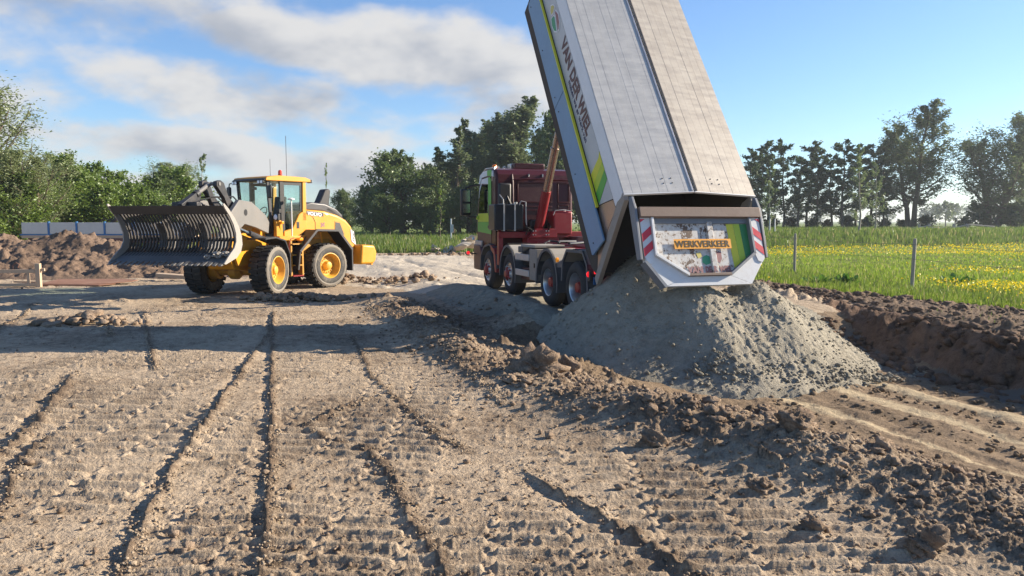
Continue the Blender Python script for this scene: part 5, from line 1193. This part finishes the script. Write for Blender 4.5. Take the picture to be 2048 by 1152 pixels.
# left side
tree('willow_tree', 'willow', -45, 0, 10.2, 'tall pale green willow cut by the left edge, behind the soil mound', group='trees behind the trailer', rot=.5, wide=1.25, Y=45)
tree('willow_tree', 'willow', 38, 0, 5.9, 'lower pale willow at the left edge, just left of the trailer', group='trees behind the trailer', rot=2., wide=1.3, Y=43)
HG = [(115, 6.3, 'hedge', 50, 1.1, 'bright green bushy tree above the trailer\'s left panel'), (165, 6.1, 'dense', 54, .9, 'darker leafy tree above the trailer\'s second panel'), (205, 5.9, 'hedge', 55, 1.0, 'bushy tree above the crane boom elbow'),
      (250, 5.4, 'hedge', 57, 1.1, 'bushy green tree just left of the loader bucket'), (300, 5.6, 'dense', 60, .95, 'leafy tree showing above the middle of the loader bucket'), (340, 6.0, 'hedge', 62, 1.2, 'bright round bush above the loader bucket, left of the rounded willow'),
      (72, 5.2, 'dense', 52, 1., 'dark tree between the pale willow and the trailer\'s left panel'), (140, 4.4, 'hedge', 48, 1.2, 'low sunlit shrub right behind the trailer panels'), (225, 4.3, 'hedge', 49, 1.2, 'low sunlit shrub under the crane boom'),
      (280, 4.2, 'hedge', 50, 1.1, 'low sunlit shrub seen through the bucket slats'), (20, 4.6, 'hedge', 42, 1.2, 'low bush at the foot of the tall willow, left edge')]
for k, (px, H_t, kd, Y, wd, lb) in enumerate(HG): tree('hedge_tree', kd, px, 0, H_t, lb, group='hedge trees behind the trailer', rot=k * 1.3, wide=wd, Y=Y)
tree('round_willow', 'willow', 352, 0, 9.2, 'rounded olive willow far behind the loader bucket', rot=1., wide=1.25, Y=100)
tree('birch_tree', 'birch', 408, 0, 7.6, 'slim young tree beside the loader\'s tilt lever', rot=.3, wide=.8, Y=68)
tree('sapling', 'sapling', 652, 0, 7.3, 'very slender tree just right of the loader\'s intake stack', rot=1., wide=.45, Y=72)
# middle group
tree('round_tree', 'dense', 700, 0, 6.2, 'small dark round tree right behind the loader\'s rear', group='trees in the middle', rot=1.2, wide=.9, Y=105)
tree('round_tree', 'dense', 745, 0, 6.3, 'low dark tree between the small round tree and the broad round tree', group='trees in the middle', rot=2.2, wide=1., Y=98)
tree('round_tree', 'dense', 812, 0, 9.6, 'broad round-crowned green tree left of the tall poplars', group='trees in the middle', rot=.4, wide=1.1, Y=84)
tree('round_tree', 'dense', 850, 0, 8.2, 'dark leafy tree filling in between round tree and poplars', group='trees in the middle', rot=3.4, wide=.85, Y=88)
tree('poplar_tree', 'poplar_slim', 905, 0, 13.0, 'slim tall poplar, left of the tallest poplar', group='trees in the middle', rot=.2, wide=1.4, Y=90)
tree('poplar_tree', 'poplar_slim', 942, 0, 12.9, 'thin poplar squeezed against the tallest poplar', group='trees in the middle', rot=2.6, wide=.75, Y=91)
tree('poplar_tree', 'poplar', 995, 0, 17.2, 'tallest poplar, standing behind the truck cab', group='trees in the middle', rot=.9, wide=1.35, Y=92)
tree('poplar_tree', 'poplar', 1045, 0, 15.6, 'wide poplar behind the truck cab, right of the tallest one', group='trees in the middle', rot=2.9, wide=1.3, Y=95)
tree('poplar_tree', 'poplar_slim', 968, 0, 15.2, 'tall poplar filling the gap left of the tallest one', group='trees in the middle', rot=4.4, wide=1.2, Y=97)
tree('poplar_tree', 'poplar', 1075, 0, 13.4, 'shorter poplar next to the tipper\'s lifting cylinder', group='trees in the middle', rot=5.2, wide=1.1, Y=98)
tree('round_tree', 'dense', 1130, 0, 14.0, 'dark tree behind the tipper\'s lifting cylinder', group='trees in the middle', rot=1.9, wide=.75, Y=88)
tree('round_tree', 'dense', 1190, 0, 11.5, 'dark tree half hidden behind the blue side flap', group='trees in the middle', rot=.9, wide=.8, Y=90)
tree('round_tree', 'dense', 935, 0, 6.2, 'low dark shrubby tree left of the truck mirror', group='trees in the middle', rot=4.9, wide=1.1, Y=80)
tree('round_tree', 'dense', 870, 0, 5.4, 'low bush below the slim poplars', group='trees in the middle', rot=5.9, wide=1.1, Y=78)
tree('round_tree', 'dense', 780, 0, 4.6, 'low bush at the foot of the broad round tree', group='trees in the middle', rot=1.9, wide=1.2, Y=80)
tree('round_tree', 'dense', 1010, 0, 6.5, 'low dark shrubby tree hidden behind the cab', group='trees in the middle', rot=2.9, wide=1.1, Y=80)
tree('round_tree', 'dense', 918, 0, 9.0, 'dark leafy tree filling the foot of the slim poplars', group='trees in the middle', rot=2.2, wide=.9, Y=96)
tree('round_tree', 'dense', 1020, 0, 10.5, 'dark leafy tree filling in behind the truck cab', group='trees in the middle', rot=3.7, wide=1., Y=99)
tree('poplar_tree', 'poplar', 958, 0, 15.4, 'full poplar crown just left of the tallest poplar', group='trees in the middle', rot=1.7, wide=1.1, Y=99)
tree('sapling', 'sapling', 880, 0, 5.0, 'slender sunlit sapling in front of the dark trees left of the truck', rot=2., wide=1.1, Y=66)
# right row of alders
AL = [(1492, 11.6, "a"), (1512, 12.2, "b"), (1538, 13.4, "a"), (1562, 13.2, "b"), (1590, 10.4, "a"), (1614, 13.6, "b"), (1634, 12.2, "a"), (1658, 11.0, "b"), (1678, 12.8, "a"), (1710, 13.2, "b"), (1740, 12.8, "a"), (1764, 11.2, "b")]
WD = ['first', 'second', 'third', 'fourth', 'fifth', 'sixth', 'seventh', 'eighth', 'ninth', 'tenth', 'eleventh', 'last']
for k, (px, H_t, kd) in enumerate(AL):
    tree('alder_tree', 'alder_' + kd, px, 0, H_t, f'thin dark alder, {WD[k]} in the row from the tailgate rightwards' if k < 11 else 'thin dark alder, last in the row, beside the broad open tree', group='alders in the row', rot=k * 1.7, wide=1.15 + .12 * ((k * 5) % 3), Y=108 + 3 * ((k * 7) % 4))
tree('open_tree', 'open', 1822, 0, 17.6, 'tallest open-crowned tree at the right end of the alder row', group='open crowned trees', rot=.6, wide=1.25, Y=112)
tree('open_tree', 'open_b', 1985, 0, 16.6, 'wide open-crowned tree with leaning trunks near the right edge', group='open crowned trees', rot=1.1, wide=1.3, Y=112)
tree('open_tree', 'open', 2052, 0, 16.6, 'leafy tree cut by the right edge', group='open crowned trees', rot=3.1, wide=.8, Y=118)
tree('birch_tree', 'birch', 1534, 0, 6.8, 'pale young birch next to the tailgate, before the alders', group='young birches', rot=1, wide=.9, Y=72)
tree('birch_tree', 'birch', 1712, 0, 8.6, 'young pale birch before the middle of the alder row', group='young birches', rot=2, wide=1., Y=74)
tree('birch_tree', 'birch', 1748, 0, 7.4, 'pale birch just left of the tallest open tree', group='young birches', rot=3, wide=1., Y=80)
BU = [(1500, 'dark bush right beside the tailgate, under the first alder'), (1545, 'dark bush under the third alder of the row'), (1578, 'dark bush between the fourth and fifth alder'), (1622, 'dark bush under the sixth alder of the row'), (1655, 'dark bush under the eighth alder of the row'), (1690, 'dark bush between the ninth and tenth alder'), (1730, 'dark bush under the eleventh alder of the row'), (1770, 'dark bush under the last alder of the row'),
      (1800, 'dark bush left of the tallest open tree\'s trunks'), (1846, 'dark bush right of the tallest open tree\'s trunks'), (1930, 'tall bush at the right end of the rail fence'), (1958, 'tall bush left of the leaning trunks'), (2020, 'tall bush right of the leaning trunks'), (2045, 'tall bush cut by the right edge')]
for k, (px, lb) in enumerate(BU):
    tree('undergrowth_bush', 'under', px, 0, 1.5 + .6 * ((k * 3) % 4) / 3 + (2.2 if px > 1940 else 0), lb, 'bush', 'undergrowth of the tree row', rot=k * 2.1, wide=1.15, Y=110 + 2 * (k % 3))
FR = [(1888, 8.5, 270, 'round field tree standing alone in the far haze'), (1908, 11, 420, 'pale far tree right behind the lone field tree'), (1868, 11.5, 430, 'pale far tree left of the lone field tree'), (1845, 9, 440, 'far hazy tree next to the tallest open tree\'s trunk'), (1935, 10, 400, 'far hazy tree left of the wide open tree'),
      (1770, 9, 450, 'far hazy tree glimpsed between the last alders'), (1700, 9, 460, 'far hazy tree glimpsed through the alder row'), (1590, 8.5, 440, 'far hazy tree glimpsed left in the alder row'), (1640, 9, 450, 'far hazy tree glimpsed amid the alder trunks'), (1960, 9, 430, 'far hazy tree behind the wide open tree')]
for k, (px, H_t, Y, lb) in enumerate(FR): tree('far_tree', 'far_round', px, 0, H_t, lb, group='far trees in the haze', rot=k, wide=1.1, Y=Y)

# ------------------------------------------------------------------ grass, flowers, weeds
rng = np.random.default_rng(77)
def blades(P, h, wdt, lean=.35):
    n = len(P); a = rng.uniform(0, 2 * PI, n); hh = h * rng.uniform(.45, 1.25, n); wv = wdt * rng.uniform(.6, 1.4, n)
    dxy = np.stack([np.cos(a), np.sin(a), 0 * a], 1) * wv[:, None] * .5; b = rng.uniform(0, 2 * PI, n); l = np.stack([np.cos(b), np.sin(b), 0 * b], 1) * (lean * hh * rng.uniform(.1, 1., n))[:, None]
    up = np.stack([0 * hh, 0 * hh, hh], 1)
    V = np.stack([P - dxy, P + dxy, P + dxy * .7 + l * .35 + up * .6, P + l + up, P - dxy * .7 + l * .35 + up * .6], 1).reshape(-1, 3)
    return V, np.arange(5 * n).reshape(n, 5)
def in_view(Y0, Y1, u0, u1, n):
    y = 1 / rng.uniform(1 / Y1, 1 / Y0, n); return rng.uniform(u0, u1, n) * y, y
def grass(name, n, Y0, Y1, u0, u1, h, wdt, mat, cond, label, hvar=None, grow=.018):
    x, y = in_view(Y0, Y1, u0, u1, n); t_ = terrain(x, y, False); k = cond(x, y, t_); x, y, z = x[k], y[k], t_['z'][k]
    hs = h * (1 + .5 * fbm(x * .5, y * .5, 2, 500)); 
    V, F = blades(np.stack([x, y, z - .02], 1), hs, wdt * (1 + grow * y * 1.6)); o = link(name, np_mesh(name, V, F, [MAT[mat]], False)); tag(o, label, 'grass', kind='stuff'); return o
mead = lambda x, y, t: (t['grass'] > .5) & (x > 2.5) & (y < f_yb(x))
grass('meadow_grass', 95000, 14.5, 66, .05, .86, .13, .009, 'grass_blade', mead, 'bright green meadow grass behind the fence posts', grow=.06)
def edge(x, y, t): q = t['p'] - f_pG(t['t']); return (t['grass'] > .25) & (x > 2.5) & (q < 4.5) & (rng.uniform(0, 1, len(x)) < np.clip(1.1 - np.abs(q - 1.9) / 2.6, 0, 1))
grass('tall_grass', 34000, 13.5, 40, .05, .86, .27, .010, 'grass_dark', edge, 'taller tufty grass along the meadow edge by the fence')
grass('bank_grass', 60000, 56, 125, .05, .86, .55, .02, 'grass_dark', lambda x, y, t: (y > f_yb(x) + 3) & (t['grass'] > .5) & (x > 2), 'long grass on the bank in front of the tree row', grow=.03)
grass('reed_grass', 40000, 47, 100, -.62, .06, .55, .02, 'grass_dark', lambda x, y, t: (t['grass'] > .5) & (x < 6), 'tall grass beyond the sand road, before the trees', grow=.03)
grass('stubble', 1500, 3.4, 14, -.8, .5, .05, .004, 'grass_dry', lambda x, y, t: (t['grass'] < .1) & (t['p'] < f_pL(t['t']) + .4) & (fbm(x * .8, y * .8, 2, 510) > -.05), 'dry straw bits and sprouts scattered over the tracked soil', grow=.02)
grass('shoulder_grass', 2600, 10, 30, .2, .86, .11, .008, 'grass_dark', lambda x, y, t: (t['p'] > t['pR'] + .2) & (t['grass'] < .5) & (t['p'] < 17) & (fbm(x * .9, y * .9, 2, 512) > .05), 'thin grass sprouting on the soil strip above the trench', grow=.03)
# buttercups
x, y = in_view(15, 66, .05, .86, 38000); t_ = terrain(x, y, False); dens_ = .9 * fbm(x * .3, y * .3, 3, 520) - .12 + .85 * sstep(y, 36, 50) + .28 * sstep(x - .52 * y, 0, 5)
k = (t_['grass'] > .5) & (x > 2.5) & (y < f_yb(x)) & (rng.uniform(-.1, .62, len(x)) < dens_ ); x, y, z = x[k], y[k], t_['z'][k]
C = np.stack([x, y, z + rng.uniform(.09, .22, len(x))], 1); V, F = leaves_np(C, 1., rng, 0, 1.); ss = (.03 + .0011 * y)[:, None]; V = (np.repeat(C, 4, 0) + (V - np.repeat(C, 4, 0)) * np.repeat(ss, 4, 0))
o = link('buttercups', np_mesh('buttercups', V, F, [MAT['petal']], False)); tag(o, 'yellow buttercups flowering all over the green meadow', 'flowers', kind='stuff')
# dock plants near the posts
def dock(x, y, n, size, label, seed):
    r = np.random.default_rng(seed); VV, FF = [], []
    for i in range(n):
        a = r.uniform(0, 6.28); e = r.uniform(.3, 1.3); L = size * r.uniform(.6, 1.1); d = np.array([math.cos(a) * math.cos(e), math.sin(a) * math.cos(e), math.sin(e)]); sd = np.array([-math.sin(a), math.cos(a), 0]) * L * .17
        b = np.array([r.normal(0, .12), r.normal(0, .12), 0]); q = [b, b + d * L * .35 + sd, b + d * L * .75 + sd * .8 - [0, 0, .05 * L], b + d * L - [0, 0, .16 * L], b + d * L * .75 - sd * .8 - [0, 0, .05 * L], b + d * L * .35 - sd]
        VV += q; FF.append(tuple(range(6 * i, 6 * i + 6)))
    o = link('dock_plant', np_mesh('dock_plant', np.array(VV), np.array(FF), [MAT['weed_leaf']], False)); o.location = (x, y, ground_z(x, y)); tag(o, label, 'weed', 'broad leaved weeds in the meadow')
dock(10.1, 22.4, 40, .4, 'broad-leaved dark weed between the two fence posts', 1); dock(9.2, 22.2, 26, .4, 'small broad-leaved weed at the soil edge left of the near post', 2)
dock(13.6, 22.6, 16, .5, 'pale broad-leaved weed right of the near fence post', 3)
# ------------------------------------------------------------------ fence, trailer, odds and ends
fence = empty('wire_fence', (11.13, 20.66, 0)); tag(fence, 'wire fence on weathered wooden posts along the meadow edge', 'fence')
d_ = Vector((-.87, 6.35, 0)); pts_ = [Vector((11.13, 20.66, 0)) + d_ * k for k in range(-2, 5)]
for k, q in enumerate(pts_):
    z = ground_z(q.x, q.y); r = random.Random(k); tl = r.uniform(-.02, .02)
    b = MB(Matrix.Translation((q.x - 11.13, q.y - 20.66, z)) @ Matrix.Rotation(tl, 4, 'Y'))
    b.lathe([(-.3, .0), (-.3, .052), (.6, .05), (1.38, .047), (1.41, .035), (1.42, 0)], (0, 0, 0), 'z', 10); b.build('post', M_['weathered_post'], fence)
for hz_ in (1.25, .85):
    for k in range(len(pts_) - 1):
        a, c = pts_[k], pts_[k + 1]; o3 = Vector((11.13, 20.66, 0)); za, zc = ground_z(a.x, a.y), ground_z(c.x, c.y)
        MB().tube([a - o3 + Vector((-.055, 0, za + hz_)), (a + c) / 2 - o3 + Vector((-.055, 0, (za + zc) / 2 + hz_ - .04)), c - o3 + Vector((-.055, 0, zc + hz_))], .006, 4).build('wire', M_['wire'], fence)
# drop-side trailer behind the mound
tr = empty('dropside_trailer', (-22.6, 38.2, 0), 0.0); tag(tr, 'trailer with pale grey drop sides and blue posts behind the tall soil mound', 'trailer')
for k in range(6):
    x0 = -2.5 + k * 1.43
    p_ = MB().box(x0 + .05, x0 + 1.38, -.03, .03, 1.42, 2.0).build('side_panel', M_['trailer_panel'], tr, bevel=.008)
    MB().box(x0 + 1.385, x0 + 1.385 + (.09 if k != 3 else .17), -.06, .06, 1.36, 2.05).build('post', M_['blue_post'], tr, bevel=.008)
MB().box(-2.55, 6.2, -.05, .08, 1.34, 1.41).build('lower_rail', M_['blue_post'], tr)
MB().box(-2.5, 6.1, 0.0, 2.4, 1.2, 1.335).build('deck', M_['timber'], tr)
for y in (.35, 1.9): MB().box(-2.4, 6., y, y + .15, .95, 1.19).build('chassis_beam', M_['trailer_red'], tr)
MB().box(1.6, 6.1, -.04, .02, .98, 1.2).build('side_guard', M_['trailer_red'], tr)
for x in (3.0, 4.2):
    for y in (.1, 2.1): MB().lathe([(-.14, .0), (-.14, .4), (-.1, .48), (.1, .48), (.14, .4), (.14, 0)], (x, y + .1, .48), 'y', 24).build('wheel', M_['truck_tyre'], tr)
MB().box(-2.5, 6.1, 2.4, 2.46, 1.42, 2.0).build('far_side_panel', M_['trailer_panel'], tr)
cr = MB().tube([(1.5, 1.2, 1.4), (1.55, 1.2, 2.0), (1.9, 1.2, 2.32), (2.25, 1.2, 2.42)], [.14, .12, .11, .1], 8).build('loading_crane', M_['plastic_black'], tr)
MB().tube([(2.1, 1.15, 2.38), (3.0, 1.15, 2.5), (4.6, 1.15, 2.56)], .045, 8).build('boom', M_['plastic_black'], cr); MB().tube([(2.1, 1.25, 2.28), (3.2, 1.25, 2.40), (4.6, 1.25, 2.47)], .035, 8).build('ram', M_['plastic_black'], cr)
for a in ((1.7, 1.1, 2.05), (2.0, 1.1, 2.25), (1.4, 1.1, 2.1)): MB().tube([a, (a[0] - .25, a[1], a[2] + .12), (a[0] - .5, a[1], a[2] - .1)], .03, 6).build('hose', M_['plastic_black'], cr)
# timber frame, left edge
tf = empty('timber_frame', (-15.35, 23.2, ground_z(-15.3, 23.2)), .06); tag(tf, 'pale timber frame of rails and posts at the left edge', 'timber frame')
MB().box(-1.4, .46, -.03, .03, .44, .55).build('top_rail', M_['timber'], tf, bevel=.005); MB().box(-1.4, .56, -.05, .03, .03, .12).build('bottom_rail', M_['timber'], tf, bevel=.005)
MB().box(.48, .62, -.06, .06, .0, .74).build('end_post', M_['timber'], tf, bevel=.006); MB().box(.62, .74, -.02, .04, .5, .58).build('rail_stub', M_['timber'], tf, bevel=.004)
for x in (-1.3, -.72, .2): MB().box(x, x + .07, -.02, .04, .12, .44).build('upright', M_['timber'], tf, bevel=.004)
MB().box(-.98, -.88, -.04, .05, .0, .60).build('upright', M_['timber'], tf, bevel=.004)
MB().tube([(-.35, .25, .15), (.35, .3, .12)], .04, 4).build('loose_batten', M_['timber'], tf)
for x0 in (-.25, -.95):
    MB().tube([(x0, .1, .5), (x0 - .02, .1, .68), (x0 + .08, .12, .76), (x0 + .17, .12, .7), (x0 + .12, .12, .6)], .014, 6).build('bent_rod', M_['rust'], tf)
# steel plates
def plate(x, y, rz, poly, th, label, tilt=0., lift=0.):
    e = MB().prism(poly, 0, th, 'z').build('steel_plate', M_['rust'], None, bevel=.005); e.location = (x, y, ground_z(x, y) + .03 + lift); e.rotation_euler = (tilt, 0, rz); tag(e, label, 'steel plate', 'rusty plates by the mound'); return e
plate(-13.75, 24.2, .08, [(-1.3, -.55), (.2, -.75), (.9, -.5), (1.35, -.05), (1.4, .3), (.8, .6), (-1.3, .6)], .02, 'rusty round-ended steel plate lying between timber frame and mound', .05, .04)
plate(-14.3, 23.7, .0, [(-1.6, -.3), (1.3, -.35), (1.6, .1), (-1.5, .3)], .02, 'second rusty plate sticking out under the round-ended plate', .02)
e = MB().box(-.75, .75, -.12, .12, 0, .13).build('timber_beam', M_['timber'], None, bevel=.01); e.location = (-11.7, 26.0, ground_z(-11.7, 26.) + .1); e.rotation_euler = (.1, .06, -.1); tag(e, 'thick beam lying in front of the mound below the loader bucket', 'beam')
# rubble and marker post left of the cab
for k in range(16):
    r = random.Random(50 + k); V, Fc = ico(1, 600 + k, .9)
    V = V * np.array([r.uniform(.25, .75), r.uniform(.2, .5), r.uniform(.08, .3)]); me = np_mesh('rubble_block', V, Fc, [MAT['concrete_rubble']], False, {'crumb': np.zeros(len(V))})
    o = link('rubble_block', me); x = -2.9 + r.gauss(0, .8); y = 49.5 + r.gauss(0, .5); o.location = (x, y, ground_z(x, y) + .12 + max(0, .75 - abs(x + 2.7) * .65) * r.uniform(.3, 1)); o.rotation_euler = (r.uniform(-.6, .6), r.uniform(-.9, .9), r.uniform(0, 3))
    tag(o, 'broken pale concrete piece in the rubble heap left of the truck cab', 'rubble', 'rubble left of the truck')
for k in range(8):
    r = random.Random(90 + k); V, Fc = ico(1, 700 + k, .9); V = V * np.array([r.uniform(.4, .8), r.uniform(.3, .5), r.uniform(.3, .6)])
    o = link('rubble_block', np_mesh('rubble_block', V, Fc, [MAT['concrete_rubble']], False, {'crumb': np.zeros(len(V))})); x = 5.2 + r.gauss(0, .9); y = 50 + r.gauss(0, .5); o.location = (x, y, ground_z(x, y) + .45 * r.uniform(.4, 1.6)); o.rotation_euler = (r.uniform(-.6, .6), r.uniform(-.6, .6), r.uniform(0, 3))
    tag(o, 'grey rubble block in the heap behind the truck chassis', 'rubble', 'rubble behind the truck')
x, y = -5.3, 65.; mp = MB().box(-.06, .06, -.06, .06, 0, 2.1).build('marker_post', M_['gps_white'], None, bevel=.01); mp.location = (x, y, ground_z(x, y) - .1); tag(mp, 'thin pale marker post in the grass left of the truck cab', 'post')
MB().box(.0, .22, -.07, -.06, .9, 1.6).build('marker_board', M_['body_grey'], mp)
# tree stakes near the tailgate and the rail fence at the field
for k, (px, lb) in enumerate(((1538, 'pale tree stake nearest the tailgate'), (1548, 'pale tree stake right of the one by the tailgate'))):
    x = (px - 1024) / 1490 * 70; o = MB().tube([(0, 0, -.2), (0, 0, 1.5)], .05, 6).build('tree_stake', M_['gps_white']); o.location = (x, 70, ground_z(x, 70)); tag(o, lb, 'stake', 'tree stakes')
rf = empty('rail_fence', (0, 0, 0)); tag(rf, 'low wooden rail fence between the two open trees, at the field', 'rail fence')
Yf = 100.
def fx(px): return (px - 1024) / 1490 * Yf
for px in (1835, 1856, 1905, 1932): MB().box(fx(px) - .16, fx(px) + .16, Yf - .12, Yf + .12, .3, 1.75).build('post', M_['weathered_post'], rf, bevel=.02)
for a, b_, z0, z1 in ((1822, 1856, 1.15, 1.5), (1856, 1905, 1.2, 1.25), (1932, 1985, 1.65, 1.35), (1905, 1932, 1.25, 1.6)): MB().tube([(fx(a), Yf - .16, z0), (fx(b_), Yf - .16, z1)], .1, 6).build('rail', M_['weathered_post'], rf)

# ------------------------------------------------------------------ haze: one closed box of faint air round everything but the sky
hb_ = MB().box(-900, 900, -90, 1500, -2.5, 24); hz = hb_.build('haze', [], None, smooth=0); tag(hz, kind='stuff')
m, t = newmat('haze_air')
v = t.add('ShaderNodeVolumePrincipled', i={'Color': (.78, .86, .95), 'Density': .0004, 'Anisotropy': .4})
t.l.new(v.outputs[0], t.add('ShaderNodeOutputMaterial').inputs['Volume']); hz.data.materials.clear(); hz.data.materials.append(m)

# pieces of sub-parts hang directly on their part: three levels, no more
for o in list(bpy.data.objects):
    while o.parent and o.parent.parent and o.parent.parent.parent:
        o.parent = o.parent.parent
